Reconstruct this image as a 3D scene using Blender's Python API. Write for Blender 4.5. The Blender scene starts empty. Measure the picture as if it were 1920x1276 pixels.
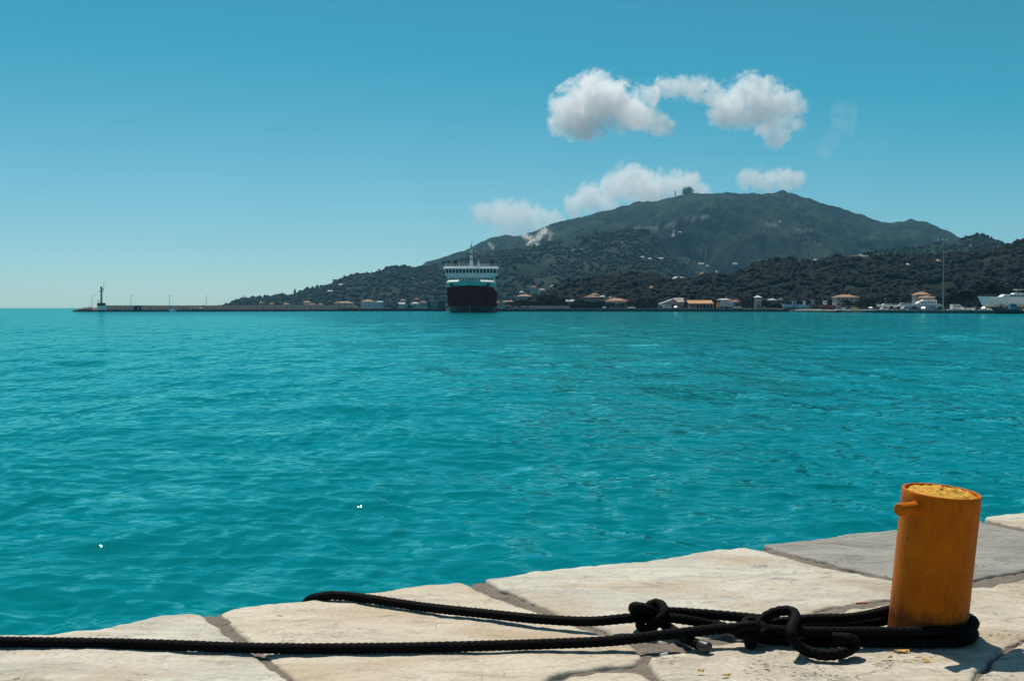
import bpy, bmesh, math, random
import numpy as np
from mathutils import Vector, Matrix
from mathutils.geometry import delaunay_2d_cdt
random.seed(7); rng = np.random.default_rng(7)
R = math.radians
sc = bpy.context.scene
col = sc.collection

# ------------------------------------------------------------------ camera, sky, sun, exposure
CAM_Z = 1.15; FPX = 2200.0; HORIZON = 576.6; WATER_Z = -1.05
PITCH = math.atan((638 - HORIZON) / FPX)
cam_d = bpy.data.cameras.new('camera'); cam = bpy.data.objects.new('camera', cam_d); col.objects.link(cam)
cam_d.sensor_width = 36; cam_d.lens = FPX / 1920 * 36; cam_d.clip_start = 0.05; cam_d.clip_end = 60000
cam.location = (0, 0, CAM_Z); cam.rotation_euler = (math.pi / 2 - PITCH, 0, 0)
sc.camera = cam
SUN_EL, SUN_AZ = 60.0, -18.0          # azimuth measured from the view direction, minus = to the left
world = bpy.data.worlds.new('World'); sc.world = world; world.use_nodes = True
wn, wl = world.node_tree.nodes, world.node_tree.links
wn.clear()
sky = wn.new('ShaderNodeTexSky'); sky.sky_type = 'NISHITA'; sky.sun_disc = False
sky.sun_elevation = R(SUN_EL); sky.sun_rotation = R(SUN_AZ)
sky.altitude = 0; sky.air_density = 0.6; sky.dust_density = 0.4; sky.ozone_density = 2.0
grade = wn.new('ShaderNodeVectorMath'); grade.operation = 'MULTIPLY_ADD'      # teal grade of the whole sky's colour
grade.inputs[1].default_value = (1.24, 1.10, 0.93); grade.inputs[2].default_value = (-2.45, 0.1, 0.35)
floor0 = wn.new('ShaderNodeVectorMath'); floor0.operation = 'MAXIMUM'; floor0.inputs[1].default_value = (0.55, 0.12, 0.12)
bg = wn.new('ShaderNodeBackground'); bg.inputs[1].default_value = 0.085
wo = wn.new('ShaderNodeOutputWorld')
wl.new(sky.outputs[0], grade.inputs[0]); wl.new(grade.outputs[0], floor0.inputs[0]); wl.new(floor0.outputs[0], bg.inputs[0]); wl.new(bg.outputs[0], wo.inputs[0])
sun_d = bpy.data.lights.new('sun', 'SUN'); sun = bpy.data.objects.new('sun', sun_d); col.objects.link(sun)
sun_d.energy = 4.8; sun_d.angle = R(0.53); sun_d.color = (1.0, 0.93, 0.82)
to_sun = Vector((math.sin(R(SUN_AZ)) * math.cos(R(SUN_EL)), math.cos(R(SUN_AZ)) * math.cos(R(SUN_EL)), math.sin(R(SUN_EL))))
sun.rotation_euler = to_sun.to_track_quat('Z', 'Y').to_euler(); sun.location = (0, 0, 50)
sc.view_settings.view_transform = 'Standard'; sc.view_settings.look = 'None'
sc.view_settings.exposure = 0.0; sc.view_settings.gamma = 1.0
sc.render.engine = 'CYCLES'
sc.cycles.use_denoising = True
sc.cycles.max_bounces = 14; sc.cycles.diffuse_bounces = 3; sc.cycles.glossy_bounces = 3
sc.cycles.volume_bounces = 12; sc.cycles.transparent_max_bounces = 8
sc.cycles.sample_clamp_indirect = 4.0

# ------------------------------------------------------------------ measuring: photo pixel -> place
cp, sp = math.cos(PITCH), math.sin(PITCH)
def ray(px, py):
    a = (px - 960) / FPX; b = (638 - py) / FPX
    return (a, cp + b * sp, -sp + b * cp)
def onz(px, py, z=0.0):
    d = ray(px, py); t = (z - CAM_Z) / d[2]
    return (d[0] * t, d[1] * t, z)
def at(px, py, y):
    d = ray(px, py); t = y / d[1]
    return (d[0] * t, y, CAM_Z + d[2] * t)

# ------------------------------------------------------------------ noise in numpy
_perm = np.random.default_rng(3).permutation(512)
def _h(ix, iy):
    return _perm[(_perm[ix & 511] + iy) & 511]
def perlin(x, y):
    x = np.asarray(x, float); y = np.asarray(y, float)
    ix = np.floor(x).astype(int); iy = np.floor(y).astype(int); fx = x - ix; fy = y - iy
    u = fx * fx * fx * (fx * (fx * 6 - 15) + 10); v = fy * fy * fy * (fy * (fy * 6 - 15) + 10)
    def g(a, b, dx, dy):
        ang = _h(a, b) * (2 * math.pi / 512); return np.cos(ang) * dx + np.sin(ang) * dy
    n00 = g(ix, iy, fx, fy); n10 = g(ix + 1, iy, fx - 1, fy); n01 = g(ix, iy + 1, fx, fy - 1); n11 = g(ix + 1, iy + 1, fx - 1, fy - 1)
    return ((n00 * (1 - u) + n10 * u) * (1 - v) + (n01 * (1 - u) + n11 * u) * v) * 1.5
def fbm(x, y, o=4, gain=0.5):
    s = 0; a = 1.0; f = 1.0
    for i in range(o):
        s = s + a * perlin(np.asarray(x) * f + 17.3 * i, np.asarray(y) * f - 9.1 * i); a *= gain; f *= 2.03
    return s

# ------------------------------------------------------------------ materials
def nodes(name):
    m = bpy.data.materials.new(name); m.use_nodes = True
    nt = m.node_tree; b = nt.nodes['Principled BSDF']
    return m, nt, b
def ramp(nt, fac, stops, interp='LINEAR'):
    r = nt.nodes.new('ShaderNodeValToRGB'); r.color_ramp.interpolation = interp
    e = r.color_ramp.elements
    e[0].position, e[0].color = stops[0][0], (*stops[0][1], 1)
    e[1].position, e[1].color = stops[1][0], (*stops[1][1], 1)
    for p, c in stops[2:]:
        k = e.new(p); k.color = (*c, 1)
    nt.links.new(fac, r.inputs[0]); return r.outputs[0]
def noise(nt, co, scale, detail=4, rough=0.55, dist=0.0):
    n = nt.nodes.new('ShaderNodeTexNoise'); n.inputs['Scale'].default_value = scale
    n.inputs['Detail'].default_value = detail; n.inputs['Roughness'].default_value = rough; n.inputs['Distortion'].default_value = dist
    nt.links.new(co, n.inputs['Vector']); return n.outputs[0]
def mixc(nt, fac, a, b, mode='MIX'):
    m = nt.nodes.new('ShaderNodeMix'); m.data_type = 'RGBA'; m.blend_type = mode
    for i, x in ((0, fac), (6, a), (7, b)):
        if isinstance(x, (int, float)): m.inputs[i].default_value = x
        elif isinstance(x, tuple): m.inputs[i].default_value = (*x, 1)
        else: nt.links.new(x, m.inputs[i])
    return m.outputs[2]
def math_(nt, op, a, b=None, c=None, clamp=False):
    m = nt.nodes.new('ShaderNodeMath'); m.operation = op; m.use_clamp = clamp
    for i, x in enumerate((a, b, c)):
        if x is None: continue
        if isinstance(x, (int, float)): m.inputs[i].default_value = x
        else: nt.links.new(x, m.inputs[i])
    return m.outputs[0]
def bump(nt, b, h, strength, dist):
    n = nt.nodes.new('ShaderNodeBump'); n.inputs['Strength'].default_value = strength; n.inputs['Distance'].default_value = dist
    nt.links.new(h, n.inputs['Height']); nt.links.new(n.outputs[0], b.inputs['Normal']); return n
def pos(nt):
    return nt.nodes.new('ShaderNodeNewGeometry').outputs['Position']
def objco(nt):
    return nt.nodes.new('ShaderNodeTexCoord').outputs['Object']
def scaled(nt, co, s):
    m = nt.nodes.new('ShaderNodeMapping'); m.inputs['Scale'].default_value = s; nt.links.new(co, m.inputs[0]); return m.outputs[0]
_mc = {}
def paint(name, c, rough=0.5, metal=0.0, var=0.18, scale=1.5, bmp=0.0):
    if name in _mc: return _mc[name]
    m, nt, b = nodes(name); co = objco(nt)
    n = noise(nt, co, scale, 5)
    d = tuple(x * (1 - var) for x in c); l = tuple(min(1, x * (1 + var)) for x in c)
    nt.links.new(ramp(nt, n, [(0.3, d), (0.7, l)]), b.inputs['Base Color'])
    b.inputs['Roughness'].default_value = rough; b.inputs['Metallic'].default_value = metal
    if bmp: bump(nt, b, noise(nt, co, scale * 6, 4), 0.5, bmp)
    _mc[name] = m; return m
def glass_dark():
    if 'gl' in _mc: return _mc['gl']
    m = paint('dark window glass', (0.02, 0.025, 0.03), 0.35); _mc['gl'] = m; return m

# ------------------------------------------------------------------ mesh helpers
class MB:
    def __init__(s): s.v = []; s.f = []
    def add(s, vs, fs):
        o = len(s.v); s.v += [tuple(p) for p in vs]; s.f += [tuple(i + o for i in f) for f in fs]; return s
    def box(s, c, d, rz=0.0, taper=1.0):
        x, y, z = d[0] / 2, d[1] / 2, d[2] / 2; ca, sa = math.cos(rz), math.sin(rz); vs = []
        for k in (-1, 1):
            t = taper if k > 0 else 1
            for i, j in ((-1, -1), (1, -1), (1, 1), (-1, 1)):
                a, b = i * x * t, j * y * t; vs.append((c[0] + a * ca - b * sa, c[1] + a * sa + b * ca, c[2] + k * z))
        return s.add(vs, [(3, 2, 1, 0), (4, 5, 6, 7), (0, 1, 5, 4), (1, 2, 6, 5), (2, 3, 7, 6), (3, 0, 4, 7)])
    def prism(s, poly, z0, z1, top=None):
        n = len(poly); top = top or poly
        return s.add([(x, y, z0) for x, y in poly] + [(x, y, z1) for x, y in top],
                     [tuple(range(n - 1, -1, -1)), tuple(range(n, 2 * n))] + [(i, (i + 1) % n, n + (i + 1) % n, n + i) for i in range(n)])
    def extrude_y(s, poly, y0, y1):     # poly in x,z
        n = len(poly)
        return s.add([(x, y0, z) for x, z in poly] + [(x, y1, z) for x, z in poly],
                     [tuple(range(n)), tuple(range(2 * n - 1, n - 1, -1))] + [(i, n + i, n + (i + 1) % n, (i + 1) % n) for i in range(n)])
    def cone(s, p0, p1, r0, r1, n=10):
        p0, p1 = Vector(p0), Vector(p1); d = (p1 - p0).normalized()
        u = d.orthogonal().normalized(); w = d.cross(u); vs = []
        for p, r in ((p0, r0), (p1, r1)):
            for i in range(n):
                a = 2 * math.pi * i / n; vs.append(p + (u * math.cos(a) + w * math.sin(a)) * r)
        return s.add(vs, [tuple(range(n - 1, -1, -1)), tuple(range(n, 2 * n))] + [(i, (i + 1) % n, n + (i + 1) % n, n + i) for i in range(n)])
    def bar(s, p0, p1, r, n=6): return s.cone(p0, p1, r, r, n)
    def build(s, name, mat, parent=None, smooth=False, bevel=0.0):
        me = bpy.data.meshes.new(name); me.from_pydata(s.v, [], s.f); me.materials.append(mat)
        return link(name, me, parent, smooth, bevel)
def link(name, me, parent=None, smooth=False, bevel=0.0):
    me.validate(); 
    if bevel:
        bm = bmesh.new(); bm.from_mesh(me); bmesh.ops.recalc_face_normals(bm, faces=bm.faces)
        bmesh.ops.bevel(bm, geom=bm.edges[:], offset=bevel, segments=2, affect='EDGES', profile=0.6, clamp_overlap=True); bm.to_mesh(me); bm.free()
    if smooth: me.polygons.foreach_set('use_smooth', [True] * len(me.polygons))
    me.update()
    o = bpy.data.objects.new(name, me); col.objects.link(o); o.parent = parent; return o
def np_mesh(name, v, f, mat, parent=None, smooth=False):
    v = np.asarray(v, np.float32); f = np.asarray(f, np.int32); k = f.shape[1]
    me = bpy.data.meshes.new(name); me.vertices.add(len(v)); me.vertices.foreach_set('co', v.ravel())
    me.loops.add(f.size); me.loops.foreach_set('vertex_index', f.ravel()); me.polygons.add(len(f))
    me.polygons.foreach_set('loop_start', np.arange(0, f.size, k, dtype=np.int32)); me.polygons.foreach_set('loop_total', np.full(len(f), k, np.int32))
    if smooth: me.polygons.foreach_set('use_smooth', np.ones(len(f), bool))
    me.update(calc_edges=True); me.materials.append(mat)
    o = bpy.data.objects.new(name, me); col.objects.link(o); o.parent = parent; return o
def grid_faces(nr, nc):
    i = np.arange(nr - 1)[:, None] * nc + np.arange(nc - 1)[None, :]
    return np.stack([i, i + 1, i + 1 + nc, i + nc], -1).reshape(-1, 4)
def thing(name, label, cat, loc=(0, 0, 0), rz=0.0, group=None):
    o = bpy.data.objects.new(name, None); col.objects.link(o); o.location = loc; o.rotation_euler = (0, 0, rz); o.empty_display_size = 0.2
    return tag(o, label, cat, group)
def tag(o, label, cat, group=None):
    o['label'] = label; o['category'] = cat
    if group: o['group'] = group
    return o
def struct(o): o['kind'] = 'structure'; return o
def stuff(o, label=None, cat=None):
    o['kind'] = 'stuff'
    if label: o['label'] = label
    if cat: o['category'] = cat
    return o
def dup(root, loc, rz, label=None, mats=None, scale=None):
    r = root.copy(); col.objects.link(r); r.location = loc; r.rotation_euler = (0, 0, rz)
    if scale: r.scale = (scale,) * 3
    if label: r['label'] = label
    def rec(a, b):
        for ch in list(a.children):
            c = ch.copy(); col.objects.link(c); c.parent = b
            base = ch.name.split('.')[0]
            if mats and base in mats:
                c.material_slots[0].link = 'OBJECT'; c.material_slots[0].material = mats[base]
            rec(ch, c)
    rec(root, r); return r
def catmull(pts, step):
    P = [np.array(p, float) for p in pts]; P = [2 * P[0] - P[1]] + P + [2 * P[-1] - P[-2]]; out = []
    for i in range(1, len(P) - 2):
        a, b, c, d = P[i - 1:i + 3]; n = max(2, int(np.linalg.norm(c - b) / step))
        t = np.linspace(0, 1, n, endpoint=False)[:, None]
        out.append(0.5 * (2 * b + (c - a) * t + (2 * a - 5 * b + 4 * c - d) * t ** 2 + (3 * b - a - 3 * c + d) * t ** 3))
    return np.vstack(out + [P[-2][None]])

#@@WATER
# ------------------------------------------------------------------ water
def water_mat():
    m, nt, b = nodes('turquoise harbour water'); co = pos(nt)
    patch = noise(nt, scaled(nt, co, (0.02, 0.006, 1)), 1.0, 3)
    c = ramp(nt, patch, [(0.35, (0.0, 0.130, 0.155)), (0.65, (0.0, 0.160, 0.178))])
    sep = nt.nodes.new('ShaderNodeSeparateXYZ'); nt.links.new(co, sep.inputs[0])      # open sea beyond the mole is deep and blue
    c = mixc(nt, math_(nt, 'MULTIPLY', math_(nt, 'SUBTRACT', sep.outputs[1], 640.0), 1 / 160.0, clamp=True), c, (0.0, 0.055, 0.105))
    nt.nodes.remove(b)
    n1 = noise(nt, scaled(nt, co, (1.2, 2.0, 1)), 1.3, 2, 0.5, 0.4)
    n2 = noise(nt, scaled(nt, co, (1.0, 1.8, 1)), 5.0, 1, 0.5, 0.5)
    n0 = noise(nt, scaled(nt, co, (0.36, 0.10, 1)), 1.0, 4, 0.55, 0.3)
    h = math_(nt, 'ADD', math_(nt, 'MULTIPLY', n1, 0.055), math_(nt, 'MULTIPLY', n2, 0.006))
    h = math_(nt, 'ADD', h, math_(nt, 'MULTIPLY', n0, 0.85))
    bp = nt.nodes.new('ShaderNodeBump'); bp.inputs['Strength'].default_value = 1.0; bp.inputs['Distance'].default_value = 1.0
    nt.links.new(h, bp.inputs['Height'])
    df = nt.nodes.new('ShaderNodeBsdfDiffuse'); nt.links.new(c, df.inputs[0])
    gl = nt.nodes.new('ShaderNodeBsdfGlossy'); gl.inputs['Roughness'].default_value = 0.06; gl.inputs['Color'].default_value = (0.34, 1.0, 1.0, 1)
    fr = nt.nodes.new('ShaderNodeFresnel'); fr.inputs[0].default_value = 1.333
    for n_ in (df, gl, fr): nt.links.new(bp.outputs[0], n_.inputs['Normal'])
    fac = math_(nt, 'MULTIPLY', fr.outputs[0], 0.84)      # a wind-ruffled sea never mirrors fully
    mx = nt.nodes.new('ShaderNodeMixShader'); nt.links.new(fac, mx.inputs[0]); nt.links.new(df.outputs[0], mx.inputs[1]); nt.links.new(gl.outputs[0], mx.inputs[2])
    nt.links.new(mx.outputs[0], nt.nodes['Material Output'].inputs[0])
    return m
def build_water():
    hd = np.concatenate([np.linspace(-42, -26.5, 30, endpoint=False), np.linspace(-26.5, 26.5, 740), np.linspace(26.5, 42, 31)[1:]])
    r = [1.0, 2.0, 3.0, 4.0, 5.0, 6.0]
    while r[-1] < 8000:
        q = r[-1]; k = 0.0062 if q < 60 else 0.0072 if q < 300 else 0.013 if q < 800 else 0.12
        r.append(q + max(0.042, k * q))
    r[-1] = 8000.0
    r = np.array(r); dr = np.gradient(r)
    A = np.radians(hd)[None, :]; rr = r[:, None]
    X = np.tan(A) * rr; Y = np.broadcast_to(rr, X.shape).copy()
    Z = np.zeros_like(X); DX = np.zeros_like(X); DY = np.zeros_like(X)
    g = np.random.default_rng(11)
    N = 130
    lam = np.exp(g.uniform(math.log(0.18), math.log(6.0), N))
    th = g.normal(R(-102), R(34), N)               # travelling mostly towards the viewer
    ph = g.uniform(0, 6.28, N)
    slope = 0.033 * np.exp(-((np.log(lam) - math.log(0.42)) / 0.75) ** 2)
    slope = slope + 0.009 * (lam > 1.2)
    gust = 0.75 + 0.5 * np.clip(0.5 + fbm(X * 0.05, Y * 0.03, 3), 0, 1)
    for i in range(N):
        k = 2 * math.pi / lam[i]; kx, ky = k * math.cos(th[i]), k * math.sin(th[i])
        w = np.exp(-(abs(ky) * dr / 2.0) ** 2 - (abs(kx) * r * R(0.072) / 2.0) ** 2)
        rows = w > 0.01
        if not rows.any(): continue
        a = (slope[i] / k * w[rows])[:, None] * gust[rows]
        p = kx * X[rows] + ky * Y[rows] + ph[i]; s_, c_ = np.sin(p), np.cos(p)
        Z[rows] += a * c_; DX[rows] -= 0.85 * a * s_ * kx / k; DY[rows] -= 0.85 * a * s_ * ky / k
    v = np.stack([X + DX, Y + DY, Z + WATER_Z], -1).reshape(-1, 3)
    o = np_mesh('water', v, grid_faces(*X.shape), water_mat(), smooth=True)
    struct(o)
build_water()

#@@QUAY
# ------------------------------------------------------------------ near quay of marble slabs
def slab_mat(name, light, mid, stain, pit=0.0, scale=1.0):
    m, nt, b = nodes(name); co = pos(nt)
    rnd = nt.nodes.new('ShaderNodeObjectInfo').outputs['Random']
    add = nt.nodes.new('ShaderNodeVectorMath'); add.operation = 'ADD'; nt.links.new(co, add.inputs[0])
    cx = nt.nodes.new('ShaderNodeCombineXYZ'); nt.links.new(math_(nt, 'MULTIPLY', rnd, 37.0), cx.inputs[0]); nt.links.new(cx.outputs[0], add.inputs[1]); co = add.outputs[0]
    veins = noise(nt, scaled(nt, co, (0.8, 2.6, 1)), 2.3 * scale, 8, 0.66, 1.1)
    c = ramp(nt, veins, [(0.36, mid), (0.56, light)])
    st = noise(nt, scaled(nt, co, (0.8, 1.5, 1)), 1.9 * scale, 6, 0.62, 0.5)
    c = mixc(nt, ramp(nt, st, [(0.47, (0, 0, 0)), (0.64, (0.85, 0.85, 0.85))]), c, stain)
    st2 = noise(nt, scaled(nt, co, (1.2, 3.0, 1)), 3.7 * scale, 7, 0.7, 1.4)
    c = mixc(nt, ramp(nt, st2, [(0.53, (0, 0, 0)), (0.66, (0.7, 0.7, 0.7))]), c, tuple(x * 0.62 for x in mid))
    fine = noise(nt, co, 46.0, 7, 0.75)
    c = mixc(nt, 0.6, c, ramp(nt, fine, [(0.32, (0.55, 0.53, 0.5)), (0.62, (1.0, 1.0, 1.0))]), 'MULTIPLY')
    cr = nt.nodes.new('ShaderNodeTexNoise'); cr.inputs['Scale'].default_value = 2.1; cr.inputs['Detail'].default_value = 5; cr.inputs['Distortion'].default_value = 0.8; nt.links.new(scaled(nt, co, (1, 1.6, 1)), cr.inputs['Vector'])
    crk = math_(nt, 'ABSOLUTE', math_(nt, 'SUBTRACT', cr.outputs[0], 0.44)); crm = ramp(nt, crk, [(0.0, (1, 1, 1)), (0.006, (0, 0, 0))])
    c = mixc(nt, math_(nt, 'MULTIPLY', crm, 0.7 * max(0, pit - .1)), c, (0.12, 0.09, 0.065))
    p1 = noise(nt, scaled(nt, co, (1, 1.7, 1)), 50.0, 3, 0.6); p2 = noise(nt, co, 3.1, 4, 0.6, 0.6)      # dark lichen and dirt caught in pits
    pm = math_(nt, 'MULTIPLY', ramp(nt, p1, [(0.57, (0, 0, 0)), (0.62, (1, 1, 1))]), ramp(nt, p2, [(0.62 - 0.16 * pit, (0, 0, 0)), (0.68 - 0.14 * pit, (1, 1, 1))]))
    c = mixc(nt, math_(nt, 'MULTIPLY', pm, 0.85), c, (0.045, 0.04, 0.035))
    sp_ = noise(nt, co, 17.0, 2, 0.5); spm = ramp(nt, sp_, [(0.715, (0, 0, 0)), (0.74, (1, 1, 1))])
    c = mixc(nt, math_(nt, 'MULTIPLY', spm, 0.6), c, (0.10, 0.08, 0.06))
    nt.links.new(c, b.inputs['Base Color'])
    b.inputs['Roughness'].default_value = 0.62; b.inputs['Specular IOR Level'].default_value = 0.3
    h = math_(nt, 'ADD', math_(nt, 'MULTIPLY', veins, 0.014), math_(nt, 'MULTIPLY', fine, 0.0045))
    h = math_(nt, 'SUBTRACT', h, math_(nt, 'MULTIPLY', math_(nt, 'ADD', pm, crm), 0.003))
    bump(nt, b, h, 0.85, 1.0)
    return m
M_CREAM = slab_mat('cream marble', (0.63, 0.585, 0.49), (0.47, 0.435, 0.375), (0.50, 0.395, 0.275), 0.15)
M_WARM = slab_mat('warm beige marble', (0.64, 0.565, 0.445), (0.54, 0.46, 0.355), (0.50, 0.375, 0.245), 0.1)
M_GREY = slab_mat('grey marble', (0.34, 0.325, 0.285), (0.23, 0.22, 0.195), (0.30, 0.275, 0.235), 0.1)
M_ROUGH = slab_mat('rough beige limestone', (0.62, 0.555, 0.45), (0.46, 0.40, 0.32), (0.48, 0.37, 0.24), 0.85)
def mortar_mat():
    m, nt, b = nodes('grey brown mortar'); co = pos(nt)
    n = noise(nt, co, 30, 6, 0.7); n2 = noise(nt, co, 140, 3)
    nt.links.new(mixc(nt, 0.5, ramp(nt, n, [(0.3, (0.12, 0.092, 0.068)), (0.7, (0.32, 0.26, 0.20))]), ramp(nt, n2, [(0.35, (0.1, 0.085, 0.07)), (0.65, (0.27, 0.24, 0.2))])), b.inputs['Base Color'])
    b.inputs['Roughness'].default_value = 0.95
    bump(nt, b, math_(nt, 'ADD', math_(nt, 'MULTIPLY', n, 0.02), math_(nt, 'MULTIPLY', n2, 0.008)), 0.9, 1.0); return m
M_MORTAR = mortar_mat()

def densify(poly, step, amp, seed, keep=lambda p: False):
    out = []; n = len(poly)
    for i in range(n):
        a, b_ = np.array(poly[i]), np.array(poly[(i + 1) % n]); L = np.linalg.norm(b_ - a); k = max(1, int(L / step))
        for j in range(k): out.append(a + (b_ - a) * j / k)
    out = np.array(out)
    # soften corners, then fray
    for _ in range(2): out = 0.5 * out + 0.25 * (np.roll(out, 1, 0) + np.roll(out, -1, 0))
    nx = fbm(out[:, 0] * 9 + seed, out[:, 1] * 9, 4, 0.6); ny = fbm(out[:, 0] * 9, out[:, 1] * 9 + seed + 50, 4, 0.6)
    return out + amp * np.stack([nx, ny], -1)
def seg_dist(P, Q):
    d = np.full(len(P), 1e9); A = Q; B = np.roll(Q, -1, 0)
    for a, b_ in zip(A, B):
        ab = b_ - a; L = ab @ ab + 1e-12; t = np.clip(((P - a) @ ab) / L, 0, 1); d = np.minimum(d, np.linalg.norm(P - a - t[:, None] * ab, axis=1))
    return d
def inside(P, Q):
    r_ = np.zeros(len(P), bool); j = len(Q) - 1
    for i in range(len(Q)):
        c = ((Q[i, 1] > P[:, 1]) != (Q[j, 1] > P[:, 1])) & (P[:, 0] < (Q[j, 0] - Q[i, 0]) * (P[:, 1] - Q[i, 1]) / (Q[j, 1] - Q[i, 1] + 1e-12) + Q[i, 0])
        r_ ^= c; j = i
    return r_
def slab(poly, mat, parent, seed, z=0.0, cell=0.035, rough=1.0, edge=0.010, step=0.014, fray=0.009, depth=0.16, tilt=(0, 0)):
    Q = densify(poly, step, fray, seed)
    lo, hi = Q.min(0), Q.max(0)
    gx, gy = np.meshgrid(np.arange(lo[0], hi[0], cell), np.arange(lo[1], hi[1], cell)); P = np.stack([gx.ravel(), gy.ravel()], -1)
    P += np.random.default_rng(seed).uniform(-0.3, 0.3, P.shape) * cell
    P = P[inside(P, Q)]; P = P[seg_dist(P, Q) > 0.03]
    n = len(Q); T = np.roll(Q, -1, 0) - np.roll(Q, 1, 0); T /= np.linalg.norm(T, axis=1)[:, None] + 1e-9
    area = 0.5 * np.sum(Q[:, 0] * np.roll(Q[:, 1], -1) - np.roll(Q[:, 0], -1) * Q[:, 1])
    Nn = np.stack([-T[:, 1], T[:, 0]], -1) * (1 if area > 0 else -1)
    R1 = Q + Nn * 0.006; R2 = Q + Nn * 0.017
    R1 = R1[inside(R1, Q)]; R2 = R2[inside(R2, Q)]
    R1 = R1[seg_dist(R1, Q) > 0.003]; R2 = R2[seg_dist(R2, Q) > 0.010]
    allp = np.vstack([Q, R1, R2, P])
    vs, es, fs, ov, oe, of = delaunay_2d_cdt([Vector(p) for p in allp], [(i, (i + 1) % n) for i in range(n)], [], 1, 1e-5)
    V = np.array([(p.x, p.y) for p in vs]); d = seg_dist(V, Q)
    c0 = V.mean(0)
    zz = z + rough * (0.006 * fbm(V[:, 0] * 2.2 + seed, V[:, 1] * 2.2, 3) + 0.003 * fbm(V[:, 0] * 14, V[:, 1] * 14 + seed, 3)) \
        - 0.013 * np.clip(1 - d / edge, 0, 1) ** 2 - 0.0025 * np.clip(1 - d / 0.06, 0, 1) ** 2 + (V[:, 0] - c0[0]) * tilt[0] + (V[:, 1] - c0[1]) * tilt[1]
    verts = [(a, b_, c) for (a, b_), c in zip(V, zz)]; faces = [tuple(f) for f in fs]
    cnt = {}
    for f in faces:
        for i in range(len(f)):
            e = (f[i], f[(i + 1) % len(f)]); cnt[e] = 1
    bmap = {}
    def low(i):
        if i not in bmap: bmap[i] = len(verts); verts.append((verts[i][0], verts[i][1], z - depth))
        return bmap[i]
    for (a, b_) in list(cnt):
        if (b_, a) not in cnt: faces.append((b_, a, low(a), low(b_)))
    me = bpy.data.meshes.new('paving_stone'); me.from_pydata(verts, [], faces); me.materials.append(mat)
    o = link('paving_stone', me, parent, smooth=True); return o

EDGE_PX = [(-420, 1262), (-250, 1226), (-120, 1200), (0, 1187), (90, 1188), (190, 1177), (300, 1153), (352, 1147), (380, 1150)]
def g2(pts): return [onz(x, y)[:2] for x, y in pts]
SLABS = [
 ('A', M_CREAM, EDGE_PX + [(398, 1166), (438, 1197), (478, 1226), (520, 1258), (548, 1284), (560, 1330), (-500, 1345)]),
 ('B', M_WARM, [(414, 1146), (428, 1138), (480, 1131), (560, 1124), (640, 1116), (700, 1108), (790, 1096), (868, 1091), (925, 1117), (985, 1138), (1060, 1166), (1120, 1186), (1183, 1206), (1207, 1230), (1190, 1243), (1100, 1253), (1035, 1266), (1012, 1290), (1000, 1330), (580, 1335), (566, 1284), (540, 1262), (498, 1228), (462, 1196), (436, 1172)]),
 ('C', M_CREAM, [(905, 1085), (1000, 1071), (1100, 1059), (1250, 1045), (1330, 1031), (1398, 1025), (1500, 1050), (1600, 1073), (1690, 1089), (1672, 1120), (1600, 1129), (1540, 1140), (1490, 1158), (1420, 1180), (1320, 1196), (1225, 1200), (1150, 1186), (1080, 1160), (1000, 1128), (945, 1105)]),
 ('D', M_GREY, [(1428, 1021), (1520, 1010), (1600, 1000), (1700, 987), (1832, 971), (1850, 981), (1925, 994), (2040, 1014), (2060, 1052), (1925, 1068), (1830, 1083), (1706, 1086), (1610, 1068), (1510, 1044)]),
 ('E', M_ROUGH, [(1212, 1243), (1235, 1226), (1300, 1213), (1420, 1192), (1500, 1166), (1550, 1147), (1610, 1136), (1690, 1128), (1720, 1104), (1830, 1099), (1925, 1083), (2080, 1062), (2130, 1130), (2130, 1180), (1925, 1194), (1870, 1222), (1830, 1262), (1800, 1330), (1285, 1330), (1255, 1278), (1225, 1258)]),
 ('E2', M_ROUGH, [(1880, 1224), (1930, 1197), (2140, 1184), (2260, 1330), (1812, 1330), (1840, 1264)]),
 ('F', M_CREAM, [(1846, 968), (1880, 964), (1925, 959), (2020, 948), (2130, 936), (2160, 975), (2060, 1006), (1925, 988), (1866, 978)]),
 ('G', M_WARM, [(1030, 1283), (1060, 1270), (1130, 1260), (1195, 1258), (1228, 1276), (1258, 1330), (1016, 1330)]),
 ('H', M_GREY, [(2080, 1010), (2180, 975), (2280, 955), (2420, 985), (2330, 1070), (2140, 1060)]),
 ('I', M_CREAM, [(2170, 932), (2300, 917), (2460, 900), (2520, 950), (2300, 950), (2190, 966)]),
]
quay_poly = g2(EDGE_PX[:3]) + [onz(x, y)[:2] for x, y in [(0, 1190), (90, 1191), (190, 1180), (300, 1157), (372, 1152), (400, 1148), (440, 1142), (560, 1129), (700, 1113), (790, 1100), (868, 1094), (895, 1089), (1000, 1076), (1100, 1064), (1250, 1050), (1330, 1036), (1400, 1029), (1430, 1025), (1600, 1005), (1700, 991), (1835, 975), (1860, 970), (2020, 953), (2460, 904), (2800, 866)]]
e0 = np.array(quay_poly[0]); e1 = np.array(quay_poly[-1])
quay_poly = [(-9.0, 0.6), (-4.6, 2.1)] + [tuple(p) for p in quay_poly] + [(16, 11.0), (16, -9), (-9, -9)]
mb = MB(); mb.prism(quay_poly[::1], -3.0, -0.026)
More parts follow.
